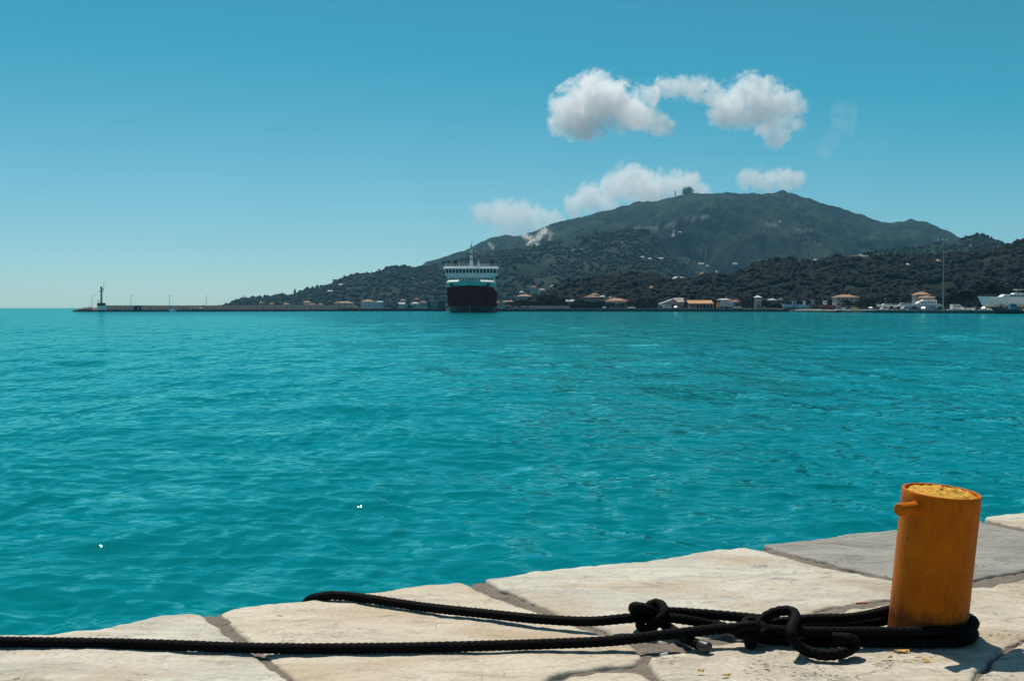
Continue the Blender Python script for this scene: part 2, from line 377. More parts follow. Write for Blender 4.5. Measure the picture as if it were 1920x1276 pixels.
# a mortar bed that swells in the joints
quay = mb.build('quay', M_MORTAR); struct(quay)
Qp = np.array(quay_poly); gx, gy = np.meshgrid(np.arange(-3.2, 4.0, .022), np.arange(2.6, 7.2, .022)); Pm = np.stack([gx.ravel(), gy.ravel()], -1)
ok = (inside(Pm, Qp)).reshape(gx.shape); zm = -.0125 + .006 * fbm(gx * 18, gy * 18, 4, .7) + .005 * fbm(gx * 3, gy * 3, 2)
fq = grid_faces(*gx.shape); okf = ok.ravel()[fq].all(1); fq = fq[okf]; used = np.unique(fq); remap = np.zeros(gx.size, int); remap[used] = np.arange(len(used))
np_mesh('mortar_bed', np.stack([gx.ravel(), gy.ravel(), zm.ravel()], -1)[used], remap[fq], M_MORTAR, quay, True)
for k, (nm, mt, px) in enumerate(SLABS):
    big = nm in ('E', 'E2')
    slab(g2(px), mt, quay, 20 + k * 7, rough=1.5 if big else 1.0, fray=0.013 if big else 0.009, tilt=(rng.uniform(-.004, .004), rng.uniform(-.004, .004)))
# slabs nearer than the picture's lower edge
yy0 = onz(960, 1330)[1]
sx = 0
for row in range(4):
    x = -3.4 + 0.5 * (row % 2)
    ytop = yy0 - 0.03 - row * 0.9
    while x < 4.2:
        w = random.uniform(0.9, 1.7)
        j = lambda: random.uniform(-.05, .05)
        if not (row == 0 and x < -1.6):
            slab([(x, ytop - .87 + j()), (x + w - .05, ytop - .87 + j()), (x + w - .05 + j(), ytop - .03), (x + w * .5, ytop - .03 + j() * .5), (x + j(), ytop - .03)], M_ROUGH if random.random() < .4 else M_CREAM, quay, 200 + sx, cell=0.09, step=0.04)
        x += w; sx += 1
# slabs further along the quay to the right
for k in range(4):
    a = onz(2130 + 0, 1130); 
    slab([(a[0] + .15 + k * 1.5, 3.6), (a[0] + 1.6 + k * 1.5, 3.55), (a[0] + 1.6 + k * 1.5, 4.9 + .1 * k), (a[0] + .15 + k * 1.5, 4.75 + .1 * k)], M_CREAM, quay, 400 + k, cell=0.09, step=0.04)

#@@BOLLARD
# ------------------------------------------------------------------ bollard
BC = onz(1735, 1189)          # centre of the foot
BC = (BC[0], BC[1] - 0.01, 0.0)
BR = 0.1315; BH = 0.517
def yellow_mat():
    m, nt, b = nodes('weathered yellow paint'); co = objco(nt)
    n = noise(nt, co, 6, 6, 0.65, 0.3); n2 = noise(nt, scaled(nt, co, (1, 1, .35)), 30, 5, 0.7); n3 = noise(nt, co, 16, 3, 0.6)
    c = ramp(nt, n, [(0.3, (0.46, 0.104, 0.0012)), (0.68, (0.62, 0.162, 0.0020))])
    c = mixc(nt, 0.4, c, ramp(nt, n2, [(0.3, (0.5, 0.45, 0.4)), (0.65, (1, 1, 1))]), 'MULTIPLY')
    chip = ramp(nt, n3, [(0.70, (0, 0, 0)), (0.725, (1, 1, 1))])
    c = mixc(nt, math_(nt, 'MULTIPLY', chip, 0.75), c, (0.14, 0.045, 0.02))
    n4 = noise(nt, scaled(nt, co, (1, 1, .25)), 22, 6, 0.75, .4); streak = ramp(nt, n4, [(0.56, (0, 0, 0)), (0.68, (.65, .65, .65))])      # rust runs
    c = mixc(nt, streak, c, (0.20, 0.045, 0.006))
    n5 = noise(nt, co, 70, 3, 0.6); c = mixc(nt, ramp(nt, n5, [(0.66, (0, 0, 0)), (0.70, (.8, .8, .8))]), c, (0.10, 0.03, 0.012))       # pinholes and chips
    sz = nt.nodes.new('ShaderNodeSeparateXYZ'); nt.links.new(co, sz.inputs[0])
    rub = math_(nt, 'MULTIPLY', ramp(nt, math_(nt, 'ADD', sz.outputs[2], math_(nt, 'MULTIPLY', math_(nt, 'SUBTRACT', n2, .5), .12)), [(0.07, (1, 1, 1)), (0.125, (0, 0, 0))]), .75)      # rope rubbed band
    c = mixc(nt, rub, c, (0.075, 0.03, 0.014))
    nt.links.new(c, b.inputs['Base Color']); b.inputs['Roughness'].default_value = 0.55; b.inputs['Specular IOR Level'].default_value = 0.1
    wv = noise(nt, scaled(nt, co, (1, 1, 1.6)), 90, 3, 0.6)
    bump(nt, b, math_(nt, 'ADD', math_(nt, 'SUBTRACT', math_(nt, 'MULTIPLY', n2, 0.0030), math_(nt, 'MULTIPLY', n5, .0012)), math_(nt, 'MULTIPLY', wv, 0.0016)), 0.9, 1.0); return m
M_YEL = yellow_mat()
def fill_mat():
    m, nt, b = nodes('yellow painted rough concrete'); co = objco(nt)
    n = noise(nt, co, 45, 6, 0.7); p = noise(nt, co, 85, 3, 0.6)
    c = ramp(nt, n, [(0.3, (0.66, 0.32, 0.03)), (0.66, (0.88, 0.50, 0.065))])
    c = mixc(nt, ramp(nt, p, [(0.64, (0, 0, 0)), (0.69, (0.8, 0.8, 0.8))]), c, (0.16, 0.05, 0.02))
    nt.links.new(c, b.inputs['Base Color']); b.inputs['Roughness'].default_value = 0.9
    bump(nt, b, math_(nt, 'ADD', math_(nt, 'MULTIPLY', n, 0.02), math_(nt, 'MULTIPLY', p, 0.008)), 0.9, 1.0); return m
bol = thing('mooring_bollard', 'leaning yellow steel pipe bollard filled with rough concrete on the quay', 'bollard', BC)
bol.rotation_euler = (R(3.5), R(4.1), 0)
def lathe(prof, n, name, mat, parent, wob=0.0, seed=0):
    vs, fs = [], []; m = len(prof)
    for i in range(n):
        a = 2 * math.pi * i / n
        for j, (r_, z_) in enumerate(prof):
            w = 1 + wob * float(fbm(math.cos(a) * 2.5 + seed, math.sin(a) * 2.5 + z_ * 6, 3))
            vs.append((r_ * w * math.cos(a), r_ * w * math.sin(a), z_))
    for i in range(n):
        for j in range(m - 1):
            fs.append((i * m + j, ((i + 1) % n) * m + j, ((i + 1) % n) * m + j + 1, i * m + j + 1))
    me = bpy.data.meshes.new(name); me.from_pydata(vs, [], fs); me.materials.append(mat); return link(name, me, parent, True)
zs = np.linspace(-0.12, BH - 0.004, 26)
prof = [(BR, z_) for z_ in zs] + [(BR - 0.0015, BH - 0.001), (BR - 0.004, BH), (BR - 0.008, BH), (BR - 0.0105, BH - 0.0015), (BR - 0.0115, BH - 0.005), (BR - 0.0115, BH - 0.05)]
lathe(prof, 96, 'pipe', M_YEL, bol, 0.004)
# fill: mounded rough concrete
n_r, n_a = 26, 90; V = [(0, 0, BH - 0.012)]; 
rad = np.linspace(0.04, 1, n_r)
Vs = []
for rr_ in rad:
    for i in range(n_a):
        a = 2 * math.pi * i / n_a; x, y = rr_ * (BR - .0118) * math.cos(a), rr_ * (BR - .0118) * math.sin(a)
        z_ = BH - 0.007 + 0.012 * (1 - rr_ ** 2) + 0.05 * (x * .32 - y * .25) + 0.006 * float(fbm(x * 40, y * 40, 4, .65)) - 0.009 * max(0, (rr_ - .88) / .12)
        Vs.append((x, y, z_))
fs = [(r_ * n_a + i, r_ * n_a + (i + 1) % n_a, (r_ + 1) * n_a + (i + 1) % n_a, (r_ + 1) * n_a + i) for r_ in range(n_r - 1) for i in range(n_a)] + [tuple(range(n_a - 1, -1, -1))[::-1]]
me = bpy.data.meshes.new('concrete_fill'); me.from_pydata(Vs, [], fs); me.materials.append(fill_mat()); link('concrete_fill', me, bol, True)
# cross bar through the pipe
ba = R(33); hb = BH - 0.052
def barmesh(s_, L0, L1, r_):
    d = Vector((math.cos(ba), math.sin(ba), 0)) * s_; vs, fs2 = [], []; n = 28
    u = Vector((0, 0, 1)); w = d.cross(u)
    pr = [(L0, r_), (L1 - .004, r_), (L1 - .001, r_ - .0015), (L1, r_ - .005), (L1, 0.0005)]
    for L, q in pr:
        for i in range(n):
            a = 2 * math.pi * i / n; vs.append(tuple(d * L + Vector((0, 0, hb)) + (u * math.cos(a) + w * math.sin(a)) * q))
    for k in range(len(pr) - 1):
        for i in range(n): fs2.append((k * n + i, k * n + (i + 1) % n, (k + 1) * n + (i + 1) % n, (k + 1) * n + i))
    me = bpy.data.meshes.new('cross_bar'); me.from_pydata(vs, [], fs2); me.materials.append(M_YEL); return link('cross_bar', me, bol, True)
barmesh(-1, BR - 0.02, BR + 0.088, 0.0215); barmesh(1, BR - 0.02, BR + 0.045, 0.0215)
# weld bead round the bar
for s_ in (-1, 1):
    d = Vector((math.cos(ba), math.sin(ba), 0)) * s_; vs, fs2 = [], []; n, k2 = 28, 8
    for i in range(n):
        a = 2 * math.pi * i / n; rad_ = Vector((0, 0, 1)) * math.cos(a) + d.cross(Vector((0, 0, 1))) * math.sin(a)
        rr_ = 0.0225 + .0012 * math.sin(i * 3.1)
        dd = math.sqrt(max(0, BR ** 2 - (rr_ * math.sin(a)) ** 2))
        for j in range(k2):
            b_ = 2 * math.pi * j / k2; vs.append(tuple(d * (dd + .004 * math.sin(b_)) + Vector((0, 0, hb)) + rad_ * (rr_ + .004 * math.cos(b_))))
    for i in range(n):
        for j in range(k2): fs2.append((i * k2 + j, ((i + 1) % n) * k2 + j, ((i + 1) % n) * k2 + (j + 1) % k2, i * k2 + (j + 1) % k2))
    me = bpy.data.meshes.new('weld_bead'); me.from_pydata(vs, [], fs2); me.materials.append(M_YEL); link('weld_bead', me, bol, True)

#@@ROPE
# ------------------------------------------------------------------ ropes
def rope_mat():
    m, nt, b = nodes('black braided rope'); co = objco(nt)
    n = noise(nt, co, 160, 4, 0.7); n2 = noise(nt, co, 9, 4)
    c = mixc(nt, 0.5, ramp(nt, n, [(0.3, (0.0012, 0.0012, 0.0015)), (0.75, (0.009, 0.0085, 0.0095))]), ramp(nt, n2, [(0.3, (0.0018, 0.0018, 0.002)), (0.7, (0.006, 0.0055, 0.006))]))
    nt.links.new(c, b.inputs['Base Color']); b.inputs['Roughness'].default_value = 0.8; b.inputs['Specular IOR Level'].default_value = 0.08
    pass
    bump(nt, b, n, 0.5, 0.002); return m
M_ROPE = rope_mat(); M_TAPE = paint('worn grey tape', (0.022, 0.024, 0.028), 0.45, 0, 0.3, 60)
RR = 0.0176
def rope(name, pts, parent, r=RR, n=32, step=0.0036, mat=None, fuzz=True, seed=0):
    P = catmull(pts, step)
    # resample evenly
    L = np.r_[0, np.cumsum(np.linalg.norm(np.diff(P, axis=0), axis=1))]; S = np.arange(0, L[-1], step)
    P = np.stack([np.interp(S, L, P[:, k]) for k in range(3)], -1)
    T = np.gradient(P, axis=0); T /= np.linalg.norm(T, axis=1)[:, None]
    U = np.zeros_like(P); u = np.cross(T[0], [0, 0, 1.0]); u /= np.linalg.norm(u) + 1e-9
    for i in range(len(P)):
        u = u - T[i] * (u @ T[i]); u /= np.linalg.norm(u) + 1e-9; U[i] = u
    W = np.cross(T, U)
    th = np.linspace(0, 2 * math.pi, n, endpoint=False)[None, :]; s = S[:, None]
    q = 2 * math.pi * (s / 0.046 + 0.35 * fbm(s * 3 + seed, s * 0, 2))      # herringbone plait: strands lean one way on one face, the other way on the next
    k8 = np.floor((th + .12 * np.sin(q * .11)) / (math.pi / 4)); sg = np.where(k8 % 2 == 0, 1.0, -1.0); fr_ = (th / (math.pi / 4)) % 1.0
    wv = np.abs(np.cos(.5 * (2 * q + sg * (fr_ - .5) * 3.4 + k8 * .9))) ** .7 * (1 - .55 * np.abs(2 * fr_ - 1) ** 3)
    rad_ = r * (0.87 + 0.17 * wv + 0.03 * fbm(s * 60 + seed, th * 2, 2))
    V = P[:, None, :] + rad_[..., None] * (np.cos(th)[..., None] * U[:, None, :] + np.sin(th)[..., None] * W[:, None, :])
    nr = len(P); i = np.arange(nr - 1)[:, None] * n; j = np.arange(n)[None, :]; jn = (j + 1) % n
    F = np.stack([i + j, i + jn, i + n + jn, i + n + j], -1).reshape(-1, 4)
    vv = V.reshape(-1, 3).tolist(); ff = F.tolist() + [list(range(n))[::-1], list(range((nr - 1) * n, nr * n))]
    me = bpy.data.meshes.new(name); me.from_pydata(vv, [], ff); me.materials.append(mat or M_ROPE)
    if fuzz:   # stray fibres standing off the braid
        g = np.random.default_rng(seed + 5); K = int(nr * 0.8); fv, fq = [], []
        for _ in range(K):
            a_, b2 = g.integers(0, nr), g.integers(0, n); p = V[a_, b2]; nrm = (p - P[a_]) / np.linalg.norm(p - P[a_])
            d = nrm * g.uniform(.3, 1) + T[a_] * g.normal(0, .8) + np.cross(nrm, T[a_]) * g.normal(0, .5); d *= g.uniform(.003, .009) / np.linalg.norm(d)
            w = np.cross(d, g.normal(size=3)); w *= 0.0004 / (np.linalg.norm(w) + 1e-9); o = len(vv) + len(fv)
            fv += [tuple(p - w - d * .1), tuple(p + w - d * .1), tuple(p + d)]; fq.append((o, o + 1, o + 2))
        me = bpy.data.meshes.new(name); me.from_pydata([tuple(x) for x in vv] + fv, [], [tuple(x) for x in ff] + fq); me.materials.append(mat or M_ROPE)
    return link(name, me, parent, True)
def pz(px, py, z): return onz(px, py, z)
def eye(K0, K1, z0, z1, C, rad_, za, zb, nseg=16):
    """strand from K0 round the bollard (front, right, back) to K1"""
    C = np.array(C[:2]); out = []
    k0 = np.array(K0[-1][:2]); k1 = np.array(K1[0][:2])
    d0 = math.atan2(*(k0 - C)[::-1]); a0 = d0 + math.acos(min(1, rad_ / np.linalg.norm(k0 - C)))
    d1 = math.atan2(*(k1 - C)[::-1]); a1 = d1 - math.acos(min(1, rad_ / np.linalg.norm(k1 - C)))
    while a1 < a0: a1 += 2 * math.pi
    for i in range(nseg + 1):
        t = i / nseg; a = a0 + (a1 - a0) * t; z = za + (zb - za) * t
        out.append((C[0] + rad_ * math.cos(a) + z * .08, C[1] + rad_ * math.sin(a), z))
    return list(K0) + out + list(K1)
def trefoil(c, sx_, sy_, sz_, n=26, rz=0.0, ph=0.0, part=1.0):
    out = []
    for i in range(n):
        t = 2 * math.pi * part * i / (n - 1) + ph
        x = (math.sin(t) + 2 * math.sin(2 * t)) / 3 * sx_; z = (math.cos(t) - 2 * math.cos(2 * t)) / 3 * sz_; y = -math.sin(3 * t) * sy_
        out.append((c[0] + x * math.cos(rz) - y * math.sin(rz), c[1] + x * math.sin(rz) + y * math.cos(rz), c[2] + z))
    return out
bz = 0.0195
ra = thing('mooring_rope', 'black braided rope lying along the quay to the left edge of the picture', 'rope', onz(700, 1214), group='black mooring ropes tied to the bollard')
rb = thing('mooring_rope', 'black braided rope dropping over the quay edge to the water', 'rope', onz(800, 1140), group='black mooring ropes tied to the bollard')
def off(o, pts): 
    l = o.location; return [(p[0] - l.x, p[1] - l.y, p[2] - l.z) for p in pts]
ka = pz(1406, 1183, 0.055)
lineA = [pz(-420, 1196, bz), pz(-200, 1199, bz), pz(0, 1202, bz), pz(250, 1206, bz), pz(490, 1214, bz), pz(700, 1214, bz), pz(860, 1211, bz), pz(1000, 1207, .025), pz(1140, 1201, .034), pz(1257, 1188, .048), pz(1340, 1179, .060), pz(1390, 1176, .066), pz(1420, 1178, .05)]
rope('standing_line', off(ra, lineA), ra, seed=1)
rope('knot', off(ra, trefoil(ka, .048, .030, .042, rz=.5)), ra, seed=2)
eA = eye([pz(1418, 1176, .062), pz(1470, 1181, .060), pz(1540, 1184, .057)], [pz(1600, 1157, .075), pz(1520, 1160, .07), pz(1424, 1170, .065)], 0, 0, BC, BR + RR + .003, .056, .060)
rope('eye_loop', off(ra, eA), ra, seed=3)
tailA = [pz(1412, 1180, .06), pz(1428, 1162, .085), pz(1446, 1150, .105), pz(1470, 1144, .118), pz(1487, 1147, .118), pz(1492, 1159, .108), pz(1484, 1178, .095), pz(1488, 1199, .066), pz(1506, 1216, .036), pz(1542, 1227, .022), pz(1577, 1224, .022), pz(1600, 1213, .03), pz(1604, 1202, .05), pz(1590, 1196, .062), pz(1560, 1194, .06)]
rope('tail', off(ra, tailA), ra, seed=4)
kb = pz(1216, 1152, 0.060)
lineB = [tuple(np.array(onz(560, 1121)) + np.array((-.05, .10, -1.0))), tuple(np.array(onz(560, 1121)) + np.array((-.03, .085, -.5))), tuple(np.array(onz(566, 1121)) + np.array((-.02, .06, -.16))), tuple(np.array(onz(580, 1118)) + np.array((-.02, .032, -.035))), pz(606, 1117, .014), pz(640, 1116, .02), pz(686, 1121, bz), pz(795, 1137, bz), pz(905, 1149, .026), pz(1014, 1160, .032), pz(1105, 1164, .038), pz(1178, 1158, .05), pz(1205, 1156, .055)]
rope('standing_line', off(rb, lineB), rb, seed=5)
rope('knot', off(rb, trefoil(kb, .062, .032, .050, rz=-.2)), rb, seed=6)
eB = eye([pz(1222, 1154, .055), pz(1271, 1159, .05), pz(1344, 1171, .03), pz(1420, 1194, .024), pz(1500, 1200, .022), pz(1580, 1203, .022)], [pz(1600, 1172, .022), pz(1500, 1170, .03), pz(1426, 1160, .05), pz(1330, 1151, .06), pz(1257, 1146, .068), pz(1230, 1144, .07)], 0, 0, BC, BR + RR + .004, .0205, .024)
rope('eye_loop', off(rb, eB), rb, seed=7)
tailB = [pz(1225, 1160, .05), pz(1245, 1170, .03), pz(1264, 1182, .021), pz(1285, 1196, .021), pz(1304, 1205, .021), pz(1318, 1210, .021)]
rope('tail', off(rb, tailB), rb, seed=8)
mb = MB(); e_ = pz(1313, 1209, .021); e2 = pz(1329, 1214, .021)
l = rb.location
mb.cone(Vector(e_) - l, Vector(e2) - l, RR * 1.12, RR * 1.05, 20); mb.build('taped_end', M_TAPE, rb, True, 0.003)

#@@LITTER
def butt(px, py, c, ang, name, label, cat, L=.03):
    p = onz(px, py, .009); mb = MB(); d = Vector((math.cos(ang), math.sin(ang), 0)) * L / 2
    mb.cone(-d, d, .0042, .0039, 12); o = mb.build(name, paint(name + label[:8], c, .8, 0, .15, 60), None, True, .0008); o.location = p; tag(o, label, cat); return o
butt(1245, 1225, (.75, .73, .68), .6, 'cigarette_butt', 'white cigarette butt in the mortar joint below the ropes', 'cigarette butt')
butt(1616, 1130, (.42, .10, .05), .1, 'cigarette_butt', 'reddish brown butt on the stone joint left of the bollard', 'cigarette butt', .045)
M_LEAF = paint('yellow flake', (.62, .34, .03), .6, 0, .2, 40)
for i, (px, py, L, lab) in enumerate([(1692, 1219, .03, 'long curled yellow paint flake at the foot of the rope'), (1736, 1236, .018, 'yellow paint flake by the left edge of the bollard shadow'), (1669, 1231, .010, 'tiny yellow flake on the stone below the rope'), (1315, 1256, .013, 'yellow flake left of the others below the taped rope end'), (1363, 1264, .015, 'yellow flake nearest the bottom edge on beige stone'), (1437, 1249, .012, 'yellow flake on beige stone below the rope knot')]):
    p = onz(px, py, .010); vs = []; n = 9
    for k in range(n):
        a = 2 * math.pi * k / n; rr_ = L * (.6 + .5 * random.random()); vs.append((rr_ * math.cos(a), rr_ * .42 * math.sin(a), .003 * math.sin(2 * a) + random.uniform(0, .002)))
    v2 = [(x * .97, y * .97, z - .0012) for x, y, z in vs]
    mb = MB(); mb.add(vs + v2, [tuple(range(n)), tuple(range(2 * n - 1, n - 1, -1))] + [(k, n + k, n + (k + 1) % n, (k + 1) % n) for k in range(n)])
    o = mb.build('paint_flake', M_LEAF); o.location = p; o.rotation_euler = (0, 0, random.uniform(-.4, .4)); tag(o, lab, 'paint flake', 'yellow paint flakes on the quay')
#@@FAR
# ------------------------------------------------------------------ far terrain
def interp_px(pts, xs): return np.interp(xs, [p[0] for p in pts], [p[1] for p in pts])
def proj(V):       # place -> photo pixel
    d = V - np.array([0, 0, CAM_Z]); f = d[..., 1] * cp - d[..., 2] * sp; u = d[..., 1] * sp + d[..., 2] * cp
    return 960 + FPX * d[..., 0] / f, 638 - FPX * u / f
HILLS = {}
def hill(name, ridge, D, D0, D1, x0, x1, nc, nr, gul, L, mat, bare=(), low=0.0, z0=-2.0, prof=1.15, rugged=0.0, seed=0):
    xs = np.linspace(x0, x1, nc); ys_ = interp_px(ridge, xs) + 0
    Dr = D * (1 + 0.05 * fbm(xs / 170.0 + seed, xs * 0, 2)); H = 1.15 + (HORIZON - ys_) / FPX * Dr - low
    tt = np.concatenate([np.linspace(0, 1, nr) ** 0.9, np.linspace(1, 1.45, nr // 4)[1:]])
    T = tt[:, None]
    Y = np.where(T <= 1, D0 + (Dr[None] - D0) * T, Dr[None] + (D1 - D) * (T - 1) / .45)
    X = (xs[None] - 960) / FPX * Y
    h = np.where(T <= 1, T ** prof * (1.06 - .06 * T), np.clip(1 - (T - 1) * 1.2, .3, 1))
    env = np.where(T <= 1, np.sin(np.pi * np.clip(T, 0, 1)) ** .75, np.clip((T - 1) * 3, 0, 1))
    rid = 0.55 - np.abs(fbm(X / L + seed, Y / (L * 1.7) + 3 * seed, 4, .5)) * 1.5
    Z = z0 + (H[None] - z0) * h + gul * np.maximum(H[None], 5) * env * (rid - .1) + rugged * fbm(X / (L * .18), Y / (L * .18), 4) * np.clip(T * 4, 0, 1)
    V = np.stack([X, Y, Z], -1)
    o = np_mesh(name, V.reshape(-1, 3), grid_faces(*X.shape), mat, smooth=True); struct(o)
    px, py = proj(V); b = np.zeros(X.shape)
    for pts, w, a in bare:
        P = np.stack([px.ravel(), py.ravel()], -1); d = np.full(len(P), 1e9)
        for i in range(len(pts) - 1):
            A, B = np.array(pts[i], float), np.array(pts[i + 1], float); ab = B - A; t = np.clip(((P - A) @ ab) / (ab @ ab + 1e-9), 0, 1); d = np.minimum(d, np.linalg.norm(P - A - t[:, None] * ab, axis=1))
        d = d.reshape(X.shape) + w * .8 * fbm(X / 30, Y / 30, 3)
        b = np.maximum(b, a * np.clip(1.3 - d / w, 0, 1) * (T <= 1))
    at_ = o.data.attributes.new('bare', 'FLOAT', 'POINT'); at_.data.foreach_set('value', b.ravel().astype(np.float32))
    HILLS[name] = dict(V=V, px=px, py=py, xs=xs, nr=nr); return o
def hit(name, x, y):
    h = HILLS[name]; j = int(np.argmin(abs(h['xs'] - x))); n = h['nr']
    i = int(np.argmin(abs(h['py'][:n, j] - y) + 0.0 * np.arange(n))); return Vector(h['V'][i, j])
def hill_mat(name, dark, mid, light, sc_, rock=(0.55, 0.53, 0.5), bmp=3.0):
    m, nt, b = nodes(name); co = pos(nt)
    n = noise(nt, co, sc_, 6, 0.62, 0.4); n2 = noise(nt, co, sc_ * 9, 5, 0.7); n3 = noise(nt, scaled(nt, co, (1, .6, 3)), sc_ * 2.3, 4, .6, .8)
    c = ramp(nt, n, [(0.35, dark), (0.5, mid), (0.68, light)])
    c = mixc(nt, ramp(nt, n3, [(.55, (0, 0, 0)), (.7, (.7, .7, .7))]), c, light)
    c = mixc(nt, .8, c, ramp(nt, n2, [(.35, (.35, .4, .38)), (.62, (1.1, 1.1, 1.05))]), 'MULTIPLY')
    a = nt.nodes.new('ShaderNodeAttribute'); a.attribute_name = 'bare'
    c = mixc(nt, a.outputs['Fac'], c, mixc(nt, ramp(nt, n2, [(.4, (0, 0, 0)), (.6, (1, 1, 1))]), tuple(x * .6 for x in rock), rock))
    nt.links.new(c, b.inputs['Base Color']); b.inputs['Roughness'].default_value = 1.0; b.inputs['Specular IOR Level'].default_value = 0.05
    bump(nt, b, math_(nt, 'ADD', n2, math_(nt, 'MULTIPLY', n, 2)), 0.8, bmp); return m
M_MOUNT = hill_mat('scrub covered mountain', (0.0096, 0.0238, 0.019), (0.0168, 0.0348, 0.026), (0.0372, 0.0595, 0.042), 0.004, bmp=9.0)
M_FOOT = hill_mat('wooded slope', (0.012, 0.0256, 0.018), (0.018, 0.0352, 0.022), (0.036, 0.0528, 0.034), 0.008, bmp=5.0)
M_NEARH = hill_mat('dark olive slope', (0.012, 0.0169, 0.0135), (0.018, 0.0234, 0.0171), (0.036, 0.0377, 0.0288), 0.02, bmp=2.0)
MOUNT = [(560, 590), (700, 560), (760, 520), (800, 492), (860, 474), (885, 463), (905, 453), (925, 446), (945, 441), (965, 443), (985, 440), (1005, 434), (1022, 425), (1050, 418), (1075, 411), (1090, 407), (1110, 404), (1130, 396), (1165, 387), (1200, 380), (1240, 374), (1262, 371), (1275, 366), (1290, 364), (1310, 364), (1340, 363), (1360, 361), (1385, 363), (1430, 365), (1455, 361), (1468, 359), (1480, 362), (1500, 369), (1530, 377), (1560, 387), (1585, 394), (1610, 402), (1650, 415), (1670, 418), (1690, 415), (1705, 412), (1725, 415), (1750, 423), (1775, 434), (1795, 444), (1830, 455), (1900, 480), (2100, 530), (2300, 560)]
hill('mountain', MOUNT, 4600, 2500, 6000, 640, 2250, 560, 150, .26, 330, M_MOUNT, rugged=6, seed=1, bare=[
    ([(985, 442), (1000, 450), (1012, 443), (1022, 430)], 6, 1.0), ([(995, 446), (1008, 456), (990, 458)], 5, .85), ([(1020, 432), (1035, 440), (1030, 450)], 4, .5),
    ([(917, 456), (922, 462), (929, 467)], 1.6, .9), ([(1254, 447), (1260, 442), (1264, 439)], 1.7, .9), ([(1190, 428), (1230, 428), (1290, 412), (1330, 405)], 2.5, .28),
    ([(1290, 462), (1310, 470), (1330, 478)], 1.6, .35), ([(1420, 420), (1470, 424), (1520, 432)], 4, .15)])
FOOT = [(330, 584), (400, 581), (424, 572), (438, 564), (455, 558), (480, 557), (520, 552), (553, 551), (575, 542), (600, 535), (640, 522), (662, 511), (700, 507), (730, 500), (760, 496), (790, 499), (830, 492), (870, 482), (920, 472), (980, 461), (1009, 456), (1057, 449), (1113, 436), (1169, 430), (1211, 429), (1240, 450), (1268, 482), (1300, 508), (1350, 530), (1420, 550), (1500, 575)]
hill('foothill', FOOT, 2900, 1750, 3500, 340, 1500, 420, 110, .14, 260, M_FOOT, low=5, rugged=4, seed=2, bare=[
    ([(553, 557), (558, 562), (562, 567)], 1.3, .8), ([(1060, 470), (1100, 466)], 2, .3), ([(640, 535), (655, 537)], 2, .4), ([(1130, 458), (1170, 452)], 2, .3)])
MID = [(1300, 575), (1380, 540), (1440, 512), (1480, 496), (1560, 482), (1640, 469), (1700, 461), (1760, 455), (1795, 447), (1812, 441), (1828, 437), (1842, 438), (1856, 442), (1872, 447), (1886, 455), (1900, 462), (1950, 472), (2100, 500), (2300, 520)]
hill('middle_hill', MID, 2300, 1350, 2900, 1290, 2250, 300, 90, .12, 200, M_FOOT, low=4, rugged=3, seed=5, bare=[
    ([(1822, 459), (1818, 466), (1816, 472)], 1.6, .8), ([(1640, 478), (1680, 480)], 2, .2)])
NEAR = [(960, 590), (985, 578), (1010, 562), (1030, 547), (1060, 533), (1100, 527), (1140, 518), (1180, 515), (1230, 517), (1260, 525), (1290, 523), (1330, 516), (1370, 517), (1400, 503), (1420, 493), (1450, 487), (1475, 485), (1495, 489), (1520, 493), (1550, 485), (1580, 478), (1600, 476), (1640, 478), (1680, 480), (1720, 482), (1760, 478), (1800, 474), (1840, 472), (1870, 466), (1890, 457), (1905, 453), (1920, 447), (1960, 434), (2050, 424), (2200, 432), (2400, 450)]
hill('near_hill', NEAR, 1150, 730, 1500, 950, 2350, 420, 100, .10, 110, M_NEARH, low=1.5, rugged=2, z0=.2, seed=9, bare=[
    ([(1580, 474), (1625, 478), (1650, 480)], 3, .45), ([(1408, 516), (1440, 517), (1470, 515)], 1.2, .5), ([(1590, 500), (1620, 498)], 2.5, .35), ([(1740, 495), (1770, 492)], 2, .35)])

# ---- woods: crowns scattered over the slopes, one mass per slope
def icos(sub):
    bm = bmesh.new(); bmesh.ops.create_icosphere(bm, subdivisions=sub, radius=1.0); bm.verts.ensure_lookup_table()
    v = np.array([x.co[:] for x in bm.verts]); f = np.array([[q.index for q in p.verts] for p in bm.faces]); bm.free(); return v, f
IC1, IC2 = icos(1), icos(2)
def leaf_mat(name, d, l, sc_=0.12):
    m, nt, b = nodes(name); co = pos(nt)
    n = noise(nt, co, sc_, 2, .5); n2 = noise(nt, co, sc_ * 14, 4, .7)
    c = mixc(nt, .75, ramp(nt, n, [(.32, d), (.68, l)]), ramp(nt, n2, [(.35, (.3, .33, .3)), (.65, (1.15, 1.15, 1.1))]), 'MULTIPLY')
    nt.links.new(c, b.inputs['Base Color']); b.inputs['Roughness'].default_value = .9; b.inputs['Specular IOR Level'].default_value = .1; 
    bump(nt, b, n2, 1.0, .6); return m
